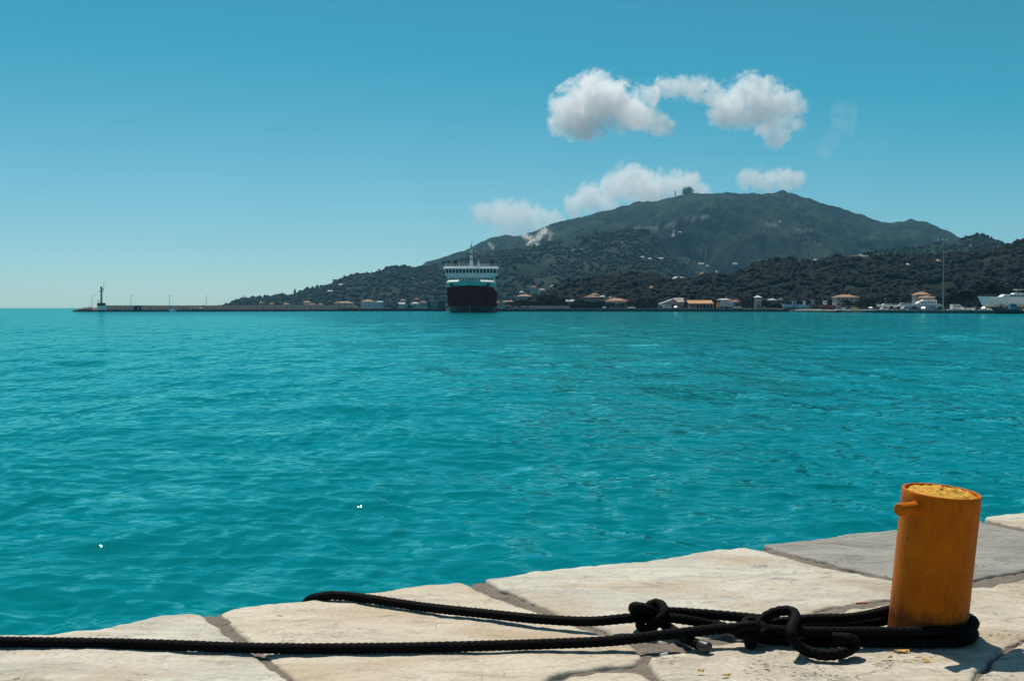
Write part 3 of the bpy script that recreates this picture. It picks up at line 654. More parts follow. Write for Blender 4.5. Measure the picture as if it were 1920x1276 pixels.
def wood(name, hname, N, rmin, rmax, mat, label, parts=2, seed=0, tmin=.02, ico=IC1, dens=90.0, thresh=-.25, xr=None, tmax=1.0):
    h = HILLS[hname]; g = np.random.default_rng(seed); V = h['V']; nr = h['nr']; nc = V.shape[1]
    vs, fs, o = [], [], 0
    tv, tf = ico; cnt = 0
    w = np.linalg.norm(np.diff(V[:nr, nc // 2], axis=0), axis=1); cw = np.cumsum(w * V[:nr - 1, nc // 2, 1]); cw /= cw[-1]
    while cnt < N:
        i = min(nr - 2, int(np.searchsorted(cw, g.uniform(tmin, 1)))); j = g.integers(0, nc - 1)
        a, b_ = g.random(2); p = (V[i, j] * (1 - a) + V[i, j + 1] * a) * (1 - b_) + (V[i + 1, j] * (1 - a) + V[i + 1, j + 1] * a) * b_
        if tmax < 1 and i > tmax * nr: continue
        if xr and not (xr[0] < p[0] / p[1] * FPX + 960 < xr[1]): continue
        if float(fbm(p[0] / dens, p[1] / dens, 2)) < thresh: continue
        r_ = rmin + (rmax - rmin) * g.beta(1.6, 2.6) * 1.35
        for q in range(parts):
            rr_ = r_ * (1 if q == 0 else g.uniform(.5, .75)); c = p + np.array([0, 0, r_ * .55]) + (0 if q == 0 else g.normal(0, r_ * .55, 3) * np.array([1, 1, .7]))
            sv = tv * (rr_ * (1 + g.uniform(-.28, .28, (len(tv), 1)))) * np.array([1, 1, g.uniform(.75, 1.15)])
            vs.append(sv + c); fs.append(tf + o); o += len(tv)
        cnt += 1
    ob = np_mesh(name, np.vstack(vs), np.vstack(fs), mat); stuff(ob, label, 'wood'); return ob
M_WOODN = leaf_mat('dark olive foliage', (0.0045, 0.0072, 0.0075), (0.017, 0.021, 0.0165), .06)
M_WOODF = leaf_mat('far green foliage', (0.0096, 0.0195, 0.016), (0.0228, 0.0375, 0.027), .03)
wood('hillside_wood', 'near_hill', 10500, 1.6, 3.3, M_WOODN, 'dark olive trees covering the nearest hillside behind the harbour', 2, 31, thresh=-.26, dens=38, ico=IC1)
wood('hillside_wood', 'foothill', 9000, 2.2, 4.6, M_WOODF, 'bluish green wood covering the long foothill left of the summit', 2, 32, tmin=.0, thresh=-.3)
wood('hillside_wood', 'middle_hill', 4600, 2.0, 4.0, M_WOODF, 'scrubby trees on the rounded hill behind the tall light mast', 2, 33, thresh=-.15)
wood('mountain_scrub', 'mountain', 9000, 1.4, 3.0, leaf_mat('mountain scrub foliage', (0.0108, 0.024, 0.018), (0.024, 0.0416, 0.03), .01), 'scattered dark scrub on the slopes of the big mountain', 1, 34, thresh=.0, dens=260, tmax=.93)

# ------------------------------------------------------------------ harbour quays
def conc(name, c, v=.2, sc_=.6): return paint(name, c, .85, 0, v, sc_, .02)
M_QTOP = conc('pale harbour concrete', (.42, .38, .33)); M_QFACE = conc('shade-darkened quay concrete', (.075, .065, .06), .35); M_WALLC = conc('breakwater wall concrete', (.36, .30, .27), .3, .35)  # M_QFACE: shade of the quays' unlit side painted in as near-black concrete
def dpt(x, d): return ((x - 960) / FPX * d, d)
front = [(640, 726), (835, 742), (862, 672), (1040, 656), (1490, 628)]
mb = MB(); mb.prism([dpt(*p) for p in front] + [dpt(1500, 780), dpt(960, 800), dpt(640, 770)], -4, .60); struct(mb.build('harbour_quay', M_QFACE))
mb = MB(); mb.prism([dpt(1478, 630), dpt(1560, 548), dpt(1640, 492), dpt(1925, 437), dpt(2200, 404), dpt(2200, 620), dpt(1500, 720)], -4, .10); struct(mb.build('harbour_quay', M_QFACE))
mb = MB(); mb.prism([dpt(960, 745), dpt(1500, 700), dpt(2300, 560), dpt(2400, 1050), dpt(900, 1000), dpt(620, 1900), dpt(330, 2000), dpt(330, 1760), dpt(700, 1500), dpt(860, 820)], -4, .05)
mm, nt, b = nodes('dry shore ground'); nt.links.new(ramp(nt, noise(nt, pos(nt), .03, 5), [(.35, (.09, .085, .05)), (.65, (.22, .2, .14))]), b.inputs['Base Color']); b.inputs['Roughness'].default_value = 1
struct(mb.build('shore_ground', mm))
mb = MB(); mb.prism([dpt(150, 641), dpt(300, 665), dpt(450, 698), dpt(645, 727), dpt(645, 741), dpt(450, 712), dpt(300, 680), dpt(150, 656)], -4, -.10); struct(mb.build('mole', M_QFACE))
for nm_, z_, pl in (('quay_deck', .60, [(642, 728), (836, 744), (863, 674.5), (1040, 658), (1488, 630), (1498, 778), (960, 798), (642, 768)]), ('quay_deck', .10, [(1480, 632), (1561, 550), (1641, 494), (1925, 439), (2198, 406), (2198, 618), (1501, 718)]), ('mole_deck', -.10, [(151, 642.5), (300, 666.5), (450, 699.5), (644, 728.5), (644, 739), (450, 710), (300, 678), (152, 654)])):
    mb = MB(); mb.prism([dpt(*p) for p in pl], z_ - .05, z_ + .03); struct(mb.build(nm_, M_QTOP))
# pale kerb line of the quays
M_KERB = conc('kerb stone', (.55, .51, .45))
def kerb(pts, z, name='quay_kerb'):
    for a, c in zip(pts[:-1], pts[1:]):
        A, B = Vector((*dpt(*a), z)), Vector((*dpt(*c), z)); n = max(1, int((B - A).length / 25))
        for i in range(n):
            p, q = A.lerp(B, i / n), A.lerp(B, (i + .985) / n); d = (q - p); mb = MB(); mb.box((p + q) / 2 + Vector((0, .45, .06)), (d.length, .8, .24), math.atan2(d.y, d.x)); o = mb.build(name, M_KERB); struct(o)
kerb([(700, 731.5), (834, 742)], .60); kerb([(870, 671.3), (1040, 656), (1395, 634)], .60); kerb([(1600, 520), (1640, 492), (1925, 437)], .10)
# breakwater wall with its panels
def wall_run(x0, d0, x1, d1, zt, n, label, cat='breakwater wall'):
    A, B = Vector((*dpt(x0, d0), 0)), Vector((*dpt(x1, d1), 0)); d = B - A; ang = math.atan2(d.y, d.x)
    t = thing('breakwater_wall', label, cat, (A.x, A.y, 0), ang)
    mb = MB(); mb.box((d.length / 2, 0, zt / 2 - .3), (d.length, .9, zt + .6)); mb.build('wall_core', M_WALLC, t)
    mb = MB(); mb.box((d.length / 2, -.1, zt + .12), (d.length, 1.5, .22)); mb.build('coping', M_QTOP, t)
    L = d.length / n; me = None
    for i in range(n):
        if me is None:
            mb = MB(); mb.box((0, 0, 0), (L * .82, .16, zt * .82)); o = mb.build('wall_panel', conc('wall panel', (.42, .36, .33), .45, .5), t); me = o.data
        else:
            o = bpy.data.objects.new('wall_panel', me); col.objects.link(o); o.parent = t
        o.location = ((i + .5) * L, -.51 + random.uniform(-.03, .03), zt * .45)
        if i % 2 == 0:
            mb2 = MB(); mb2.add([(i * L - .25, -.45, -.1), (i * L + .25, -.45, -.1), (i * L + .25, -1.5, -.1), (i * L - .25, -1.5, -.1), (i * L - .25, -.45, zt * .95), (i * L + .25, -.45, zt * .95)], [(0, 1, 2, 3), (3, 2, 5, 4), (0, 3, 4), (1, 5, 2), (0, 4, 5, 1)]); mb2.build('buttress', M_WALLC, t)
    return t
wall_run(187, 655, 445, 705, 2.25, 34, 'ribbed grey breakwater wall along the left mole behind the beacon')
wall_run(447, 706, 668, 738, 2.45, 20, 'smooth low harbour wall from the mole towards the ferry')
# rocks at the mole head
M_ROCK = paint('breakwater rock', (.17, .145, .125), .95, 0, .35, .6, .1)
rk = [(141, 643, .9), (146, 642, 1.2), (151, 641, 1.3), (157, 640, 1.6), (163, 640, 1.9), (169, 640, 1.6), (155, 646, 1.7), (161, 647, 2.1), (168, 648, 2.2), (175, 641, 1.3), (181, 640, 1.1), (148, 648, 1.3), (175, 650, 2.0)]
names = ['outermost dark boulder at the tip of the mole', 'second boulder from the tip of the mole', 'third boulder from the mole tip at the waterline', 'pale topped boulder at the mole head waterline', 'big boulder in the middle of the mole head', 'boulder on the right of the mole head front row', 'upper boulder nearest the tip of the mole', 'upper middle boulder on the mole head', 'large upper boulder beside the beacon lamp', 'low boulder left of the beacon base', 'lowest boulder right below the beacon base', 'small upper boulder behind the mole tip', 'boulder against the end of the breakwater wall']
for (x, d, r_), nm in zip(rk, names):
    v = IC2[0] * r_ * (1 + .25 * rng.uniform(-1, 1, (len(IC2[0]), 1))) * np.array([1.4, 1.1, .8]); o = np_mesh('breakwater_rock', v, IC2[1], M_ROCK)
    o.location = (*dpt(x, d), WATER_Z + r_ * .42); tag(o, nm, 'rock', 'boulders at the mole head')

# ------------------------------------------------------------------ lamp posts, masts, beacon
M_STEEL = paint('grey galvanised steel', (.25, .27, .28), .5, .3); M_DARK = paint('dark steel', (.03, .033, .04), .6); M_WHITE = paint('white paint', (.78, .77, .74), .45, 0, .06); M_RED = paint('beacon red', (.22, .045, .03), .6)
def lamp_post(x, d, ytop, z, label, arm=1, wl_=False, r_=.10):
    p = dpt(x, d); H = at(x, ytop, d)[2] - z
    t = thing('lamp_post', label, 'lamp post', (p[0], p[1], z), 0, 'lamp posts along the harbour')
    mb = MB(); mb.cone((0, 0, 0), (0, 0, H), r_ * 1.5, r_ * .8, 8); mb.build('pole', M_STEEL if not wl_ else M_DARK, t)
    mb = MB(); mb.bar((0, 0, H), (arm * .9, 0, H + .18), .06); mb.build('arm', M_STEEL, t)
    mb = MB(); mb.box((arm * 1.2, 0, H + .17), (.95, .4, .2)); mb.build('lamp_head', M_WHITE if wl_ else M_DARK, t)
for x, d, yt, z, lab in [(173, 650, 553.5, -.1, 'lamp post left of the beacon at the mole head'), (246, 659, 554, -.1, 'first lamp post right of the beacon on the mole'), (318, 673, 554.5, -.1, 'second lamp post right of the beacon on the mole'), (387, 688, 555.5, -.1, 'third lamp post right of the beacon near the rubble'), (453, 703, 555, -.1, 'lamp post where the ribbed breakwater wall ends'), (514, 712, 556, -.1, 'lamp post in front of the low point of the headland'), (569, 720, 557, -.1, 'lamp post at the middle of the smooth harbour wall'), (635, 728, 556, -.1, 'white headed lamp post before the orange roofed row')]:
    lamp_post(x, d, yt, z, lab, 1 if x != 173 else 1, x == 635)
def mast(x, d, ytop, z, label, heads=True, r_=.16, name='light_mast'):
    p = dpt(x, d); H = at(x, ytop, d)[2] - z
    t = thing(name, label, 'mast', (p[0], p[1], z))
    mb = MB(); mb.cone((0, 0, 0), (0, 0, H), r_ * 1.6, r_ * .7, 10); mb.build('pole', M_STEEL if heads else M_DARK, t)
    if heads:
        mb = MB(); mb.bar((-2.3, 0, H - .2), (2.3, 0, H - .2), .1); mb.bar((0, -1.5, H - .2), (0, 1.5, H - .2), .1); mb.build('head_frame', M_STEEL, t)
        for i in range(6):
            mb = MB(); mb.box((-2.2 + .88 * i, -.3 * (-1) ** i, H - .05), (.55, .5, .4)); mb.build('floodlight', M_DARK if i % 2 else M_WHITE, t)
    else:
        mb = MB(); mb.box((.15, 0, H - .1), (.7, .35, .25)); mb.build('lamp_head', M_DARK, t)
    return t
mast(1768, 470, 448, .1, 'tall floodlight mast on the right quay among the parked cars')
mast(720, 738, 543, .6, 'dark lamp pole left of the ferry where the wall ends', False, .2)
mast(954, 668, 541, .6, 'dark lamp pole just right of the ferry', False, .14)
mast(1215, 660, 547, .6, 'thin pale pole on the quay left of the gabled shed', False, .09)
mast(1091, 662, 549, .6, 'thin dark pole before the orange roofed villa', False, .08)
mast(1350, 655, 545, .6, 'thin pole behind the yellow lorry cab', False, .07)
mast(1488, 640, 541, .6, 'thin pole beside the blue fishing boats', False, .09)
mast(1662, 520, 540, .1, 'thin pole behind the left end of the parked car row', False, .07)
bt = thing('harbour_beacon', 'slim dark beacon tower on a red and white base at the mole head', 'beacon', (*dpt(190.5, 645), -.1))
mb = MB(); mb.box((0, 0, 1.15), (3.9, 3.2, 2.3)); mb.build('lower_base', M_WHITE, bt, bevel=.05)
mb = MB(); mb.box((0, 0, 3.1), (3.7, 3.0, 1.6)); mb.build('upper_base', M_RED, bt, bevel=.05)
mb = MB(); mb.cone((0, 0, 3.9), (0, 0, 11.6), .55, .38, 12); mb.build('tower', M_STEEL, bt)
mb = MB(); mb.cone((0, 0, 10.0), (0, 0, 10.2), 1.35, 1.35, 14); mb.build('gallery', M_DARK, bt)
for i in range(8):
    a = i * math.pi / 4; mb = MB(); mb.bar((1.3 * math.cos(a), 1.3 * math.sin(a), 10.2), (1.3 * math.cos(a), 1.3 * math.sin(a), 11.1), .04); mb.build('railing_post', M_DARK, bt)
mb = MB(); mb.cone((0, 0, 11.6), (0, 0, 12.9), .5, .35, 12); mb.build('lantern', M_DARK, bt)
mb = MB(); mb.bar((.75, 0, 6), (.95, 0, 11), .05); mb.bar((.9, 0, 10), (1.7, 0, 15.4), .07); mb.build('aerial', M_DARK, bt)
mb = MB(); mb.box((.95, 0, 11.6), (.7, .5, .4)); mb.build('lamp_box', M_DARK, bt)
mb = MB(); mb.bar((-1.6, 0, 3.9), (-1.6, 0, 5), .08); mb.box((-1.6, 0, 5.1), (.5, .5, .5)); mb.build('side_light', M_DARK, bt)
hut = thing('kiosk', 'dark square hut standing against the breakwater wall on the mole', 'hut', (*dpt(258.5, 653), -.1))
mb = MB(); mb.box((0, 0, 1.1), (3.2, 2.4, 2.2)); mb.build('wall', M_DARK, hut); mb = MB(); mb.box((0, 0, 2.3), (3.5, 2.7, .2)); mb.build('roof', M_RED, hut); mb = MB(); mb.box((.6, -1.22, .95), (.9, .06, 1.9)); mb.build('door', M_STEEL, hut)

# ------------------------------------------------------------------ vehicles
M_TYRE = paint('tyre rubber', (.015, .015, .016), .9); M_CHROME = paint('wheel rim', (.4, .4, .42), .3, .8)
def wheel(t, x, y, r_=.32):
    mb = MB(); mb.cone((x, y - .1, r_), (x, y + .1, r_), r_, r_, 14); w = mb.build('wheel', M_TYRE, t); mb = MB(); mb.cone((x, y - .11, r_), (x, y + .11, r_), r_ * .6, r_ * .6, 10); mb.build('rim', M_CHROME, w)
def carpaint(nm, c): return paint('car paint ' + nm, c, .5, 0, .04)
def make_car(label, suv=False):
    t = thing('parked_car', label, 'car', group='cars parked on the harbour quays'); k = .18 if suv else 0
    mb = MB(); prof = [(-2.1, .35), (2.1, .35), (2.15, .62), (2.0, .78 + k * .6), (1.15, .92 + k), (-1.95, .95 + k), (-2.12, .7)]
    mb.extrude_y(prof, -.86, .86); mb.build('body', carpaint('white', (.78, .78, .76)), t, bevel=.06)
    mb = MB(); a = [(-1.85 if not suv else -2.0, .93 + k), (1.1, .91 + k), (.35, 1.42 + k), (-1.15 if not suv else -1.8, 1.45 + k)]
    n = len(a); vs = [(x, s_ * (.80 - (.16 if z > 1.2 + k else 0)), z) for s_ in (-1, 1) for x, z in a]
    mb.add(vs, [(0, 1, 2, 3), (7, 6, 5, 4), (0, 4, 5, 1), (1, 5, 6, 2), (2, 6, 7, 3), (3, 7, 4, 0)]); mb.build('window', glass_dark(), t)
    mb = MB(); mb.box((-.45 if not suv else -.75, 0, 1.455 + k), (1.5 if not suv else 2.1, 1.26, .07)); mb.build('roof', carpaint('white', 0), t)
    for x in (-1.3, 1.35):
        for y in (-.8, .8): wheel(t, x, y)
    for y in (-.62, .62):
        mb = MB(); mb.box((2.1, y, .68), (.1, .3, .14)); mb.build('headlight', M_WHITE, t); mb = MB(); mb.box((-2.1, y, .78), (.06, .28, .14)); mb.build('tail_light', M_RED, t)
    return t
CP = {k: carpaint(k, c) for k, c in dict(white=(.78, .78, .76), silver=(.45, .46, .47), black=(.02, .02, .022), navy=(.02, .035, .07), red=(.30, .03, .025), blue=(.08, .22, .38), grey=(.14, .145, .15), yellow=(.6, .42, .05)).items()}
CARS = [(797, 730, .6, 'white', 0, 0, 'white car parked left of the ferry near the lorry'), (939, 664, .6, 'silver', 1, .1, 'pale car parked on the quay right beside the ferry'), (974, 672, .6, 'black', 0, .3, 'black car right of the dark pole by the ferry'), (989, 672, .6, 'grey', 0, 2.9, 'grey car left of the long low wall behind the quay'), (1133, 662, .6, 'white', 1, 1.4, 'small white car before the long terracotta building'), (1151, 660, .6, 'black', 0, .1, 'black and white car below the terracotta roofs'), (1165, 662, .6, 'black', 0, .2, 'black car between two white ones on the quay'), (1184, 658, .6, 'white', 0, 3.1, 'white car left of the thin pale pole'), (1239, 652, .6, 'navy', 0, .2, 'dark car left of the pale pickup by the shed'), (1268, 650, .6, 'white', 0, 1.1, 'small white car in front of the gabled shed'), (1280, 650, .6, 'black', 0, .3, 'black car between gabled shed and orange roof shed'), (1298, 648, .6, 'grey', 0, .2, 'dark grey car under the orange roof shed'), (1382, 646, .6, 'silver', 1, 2.9, 'pale car right of the yellow cab lorry'), (1437, 641, .6, 'black', 0, .1, 'black car left of the blue fishing boats'),
 (1581, 542, .1, 'white', 1, 1.2, 'white off road car at the left end of the right quay'), (1602, 528, .1, 'yellow', 0, 1.9, 'yellow car beside the white off road car'), (1619, 518, .1, 'black', 1, 2.4, 'black car next to the yellow car'), (1634, 510, .1, 'navy', 0, 1.0, 'navy car, second right of the yellow car'), (1646, 506, .1, 'black', 0, 2.0, 'black car, third right of the yellow car'), (1659, 500, .1, 'white', 0, .4, 'white car in front of the slim white motorboat'), (1671, 497, .1, 'black', 1, 1.3, 'black car below the cabin of the slim motorboat'), (1684, 494, .1, 'black', 0, 2.6, 'black car left of the silver car in the row'), (1697, 491, .1, 'silver', 0, .5, 'silver car in front of the tour boat bow'), (1711, 489, .1, 'black', 1, 1.6, 'black car with bright headlights before the tour boat'), (1734, 484, .1, 'white', 0, .8, 'white hatchback in front of the tour boat stern'), (1748, 482, .1, 'blue', 0, 1.8, 'light blue car beside the white hatchback'), (1763, 479, .1, 'black', 0, .2, 'black car left of the tall mast foot'), (1777, 476, .1, 'black', 1, .1, 'black car right of the tall mast foot'), (1812, 466, .1, 'white', 0, .2, 'white sports car right of the white van'), (1825, 464, .1, 'white', 1, 1.1, 'white car below the yacht bow'), (1836, 462, .1, 'navy', 0, 2.0, 'dark blue car under the yacht bow'), (1848, 459, .1, 'white', 0, .6, 'rightmost white car next to the fishing boat')]
protos = {}
for x, d, z, c, s_, rz, lab in CARS:
    loc = (*dpt(x, d), z)
    if s_ not in protos: t = make_car(lab, bool(s_)); protos[s_] = t; t.location = loc; t.rotation_euler = (0, 0, rz); tgt = t
    else: tgt = dup(protos[s_], loc, rz, lab)
    for ch in tgt.children:
        if ch.name.split('.')[0] in ('body', 'roof'): ch.material_slots[0].link = 'OBJECT'; ch.material_slots[0].material = CP[c]
def van(x, d, z, rz, label, c1, c2, L=5.6, H=2.4):
    t = thing('parked_van', label, 'van', (*dpt(x, d), z), rz)
    mb = MB(); mb.extrude_y([(-L / 2, .4), (L / 2, .4), (L / 2, 1.2), (L / 2 - .9, H - .3), (L / 2 - 1.2, H), (-L / 2, H)], -.95, .95); mb.build('body', c1, t, bevel=.06)
    mb = MB(); mb.box((-.4, 0, H + .06), (L * .75, 1.7, .14)); mb.build('roof', c2, t)
    for i in range(3): mb = MB(); mb.box((-L * .28 + i * L * .24, 0, H * .7), (L * .18, 1.94, H * .24)); mb.build('window', glass_dark(), t)
    mb = MB(); mb.box((L / 2 - .5, 0, 1.55), (.5, 1.6, .5)); mb.build('windscreen', glass_dark(), t)
    for xx in (-L * .3, L * .3):
        for y in (-.88, .88): wheel(t, xx, y, .36)
    return t
van(1793, 472, .1, .15, 'white van with turquoise roof right of the tall mast', M_WHITE, paint('turquoise', (.05, .36, .36), .5), 4.6, 2.3)
van(1251, 650, .6, .1, 'pale pickup van in front of the gabled shed', CP['silver'], CP['white'], 4.8, 2.0)
def lorry(x0, x1, d, z, h, label, cab_c, box_c, cab_left=True, cabw=1.9):
    xa, xb = dpt(x0, d)[0], dpt(x1, d)[0]; L = xb - xa; s_ = 1 if cab_left else -1
    t = thing('lorry', label, 'lorry', ((xa + xb) / 2, d, z))
    mb = MB(); mb.extrude_y([(s_ * -L / 2, .6), (s_ * (-L / 2 + cabw), .6), (s_ * (-L / 2 + cabw), h * .92), (s_ * (-L / 2 + .4), h * .92), (s_ * -L / 2, h * .5)], -1.15, 1.15); mb.build('cab', cab_c, t)
    mb = MB(); mb.box((s_ * (-L / 2 + .55), 0, h * .68), (.75, 2.34, h * .24)); mb.build('window', glass_dark(), t)
    mb = MB(); mb.box((s_ * (cabw / 2 + .15), 0, (h + 1.1) / 2 + .05), (L - cabw - .3, 2.45, h - 1.1)); mb.build('cargo_box', box_c, t, bevel=.04)
    mb = MB(); mb.box((0, 0, .85), (L * .96, .9, .3)); mb.build('chassis', M_DARK, t)
    for xx in (-L / 2 + .9, -L / 2 + .9 + 2.6, L / 2 - 1.0, L / 2 - 2.1):
        for y in (-1.05, 1.05): wheel(t, s_ * xx, y, .48)
M_BOXG = paint('grey trailer', (.22, .24, .26), .5); M_BOXD = paint('dark container', (.05, .055, .07), .5)
lorry(1344, 1376, 650, .6, 3.9, 'lorry with yellow cab and blue grey box right of the orange roof shed', paint('cab yellow', (.5, .22, .03), .4), paint('blue grey box', (.24, .32, .36), .5))
lorry(801, 823, 722, .6, 4.6, 'grey box trailer lorry with dark cab left of the ferry', M_DARK, M_BOXG)
t = thing('shipping_container', 'dark tall container standing between lorry and ferry', 'container', (*dpt(829, 720), .6))
mb = MB(); mb.box((0, 0, 2.3), (4.2, 6, 4.6)); mb.build('body', M_BOXD, t)
for i in range(6): mb = MB(); mb.box((-1.8 + i * .72, -3.04, 2.3), (.3, .1, 4.2)); mb.build('rib', M_BOXD, t)
t = thing('flatbed_trailer', 'long dark flatbed trailer on the quay right of the ferry', 'trailer', (*dpt(946, 678), .6))
mb = MB(); mb.box((0, 0, 1.2), (12.5, 2.4, .9)); mb.build('bed', M_BOXD, t); mb = MB(); mb.box((1.5, 0, 1.75), (4.6, 2.0, .3)); mb.build('load', M_WHITE, t)
for xx in (-5, -3.8, 3.8, 5):
    for y in (-1, 1): wheel(t, xx, y, .45)
t = thing('forklift', 'dark loading machine left of the white car before the ferry', 'forklift', (*dpt(770, 728), .6))
mb = MB(); mb.box((0, 0, 1.0), (3.4, 1.8, 1.2)); mb.build('body', M_DARK, t); mb = MB(); mb.box((-.9, 0, 2.05), (1.2, 1.5, .9)); mb.build('cab', M_DARK, t); mb = MB(); mb.box((-2.1, 0, 1.5), (.2, 1.2, 2.6)); mb.build('lift_mast', M_STEEL, t)
for xx in (-1.1, 1.1):
    for y in (-.85, .85): wheel(t, xx, y, .45)
t = thing('rubble_heap', 'low heap of pale slabs and rubble on the mole before the wall', 'rubble', (*dpt(370, 678), -.1))
for i in range(9):
    v = IC1[0] * random.uniform(.5, 1.1) * (1 + .3 * rng.uniform(-1, 1, (len(IC1[0]), 1))) * np.array([1.5, 1, .55]); o = np_mesh('rubble_block', v, IC1[1], M_ROCK if i % 3 else M_KERB, t); o.location = (-3.6 + i * .95, random.uniform(-1, 1), .45 + .5 * math.sin(i * .4))

# ------------------------------------------------------------------ houses
M_WCREAM = paint('cream render', (.42, .37, .31), .9, 0, .1, .5); M_WWHITE = paint('white render', (.55, .54, .52), .9, 0, .08, .5); M_WGREY = paint('grey render', (.22, .23, .235), .9, 0, .12, .5); M_WPINK = paint('pink ochre render', (.34, .24, .18), .9, 0, .12, .5)
M_TILE = paint('terracotta tiles', (.26, .12, .07), .9, 0, .25, 1.2, .05); M_TILE2 = paint('pale orange tiles', (.34, .19, .11), .9, 0, .25, 1.2, .05); M_ROOFG = paint('grey sheet roof', (.28, .29, .29), .7, 0, .12, .8)
def house(x0, x1, ybase, yeave, yridge, d, wm, rm, label, gable=False, z=None, win=2, rows=1, deep=None, ov=.5, rz=0.0, name='house'):
    xa, xb = (x0 - 960) / FPX * d, (x1 - 960) / FPX * d; W = xb - xa; zb = at(x0, ybase, d)[2] if z is None else z
    ze = at(x0, yeave, d)[2] - zb; zr = at(x0, yridge, d)[2] - zb; D = deep or max(6.0, W * .6)
    t = thing(name, label, 'house', ((xa + xb) / 2, d + D / 2, zb), rz)
    mb = MB(); mb.box((0, 0, (ze - 3) / 2), (W, D, ze + 3)); mb.build('wall', wm, t)
    w, e = W / 2 + ov, D / 2 + ov; rl = W / 2 - D / 2 if not gable else w
    if rl < .5 and not gable: rl = .5
    mb = MB()
    mb.add([(-w, -e, ze + .02), (w, -e, ze + .02), (w, e, ze + .02), (-w, e, ze + .02), (-rl, 0, zr), (rl, 0, zr), (-w, -e, ze - .2), (w, -e, ze - .2), (w, e, ze - .2), (-w, e, ze - .2)],
           [(0, 1, 5, 4), (1, 2, 5), (2, 3, 4, 5), (3, 0, 4), (9, 8, 7, 6), (6, 7, 1, 0), (7, 8, 2, 1), (8, 9, 3, 2), (9, 6, 0, 3)]); rf = mb.build('roof', rm, t)
    mb = MB(); mb.box((W * .22, D * .12, (ze + zr) / 2 + .6), (.6, .6, 1.6)); mb.build('chimney', wm, rf)
    for r_ in range(rows):
        for i in range(win):
            xx = -W / 2 + W * (i + .5) / win; h_ = ze / rows; mb = MB(); mb.box((xx, -D / 2 - .01, h_ * (r_ + .55)), (min(1.3, W / win * .5), .12, min(1.3, h_ * .45))); o = mb.build('window', glass_dark(), t)
            mb = MB(); mb.box((xx, -D / 2 - .08, h_ * (r_ + .55) - min(1.3, h_ * .45) / 2 - .06), (min(1.5, W / win * .6), .25, .12)); mb.build('sill', M_WWHITE, o)
    mb = MB(); mb.box((W * .1, -D / 2 - .02, 1.05), (1.0, .12, 2.1)); mb.build('door', M_DARK, t)
    return t
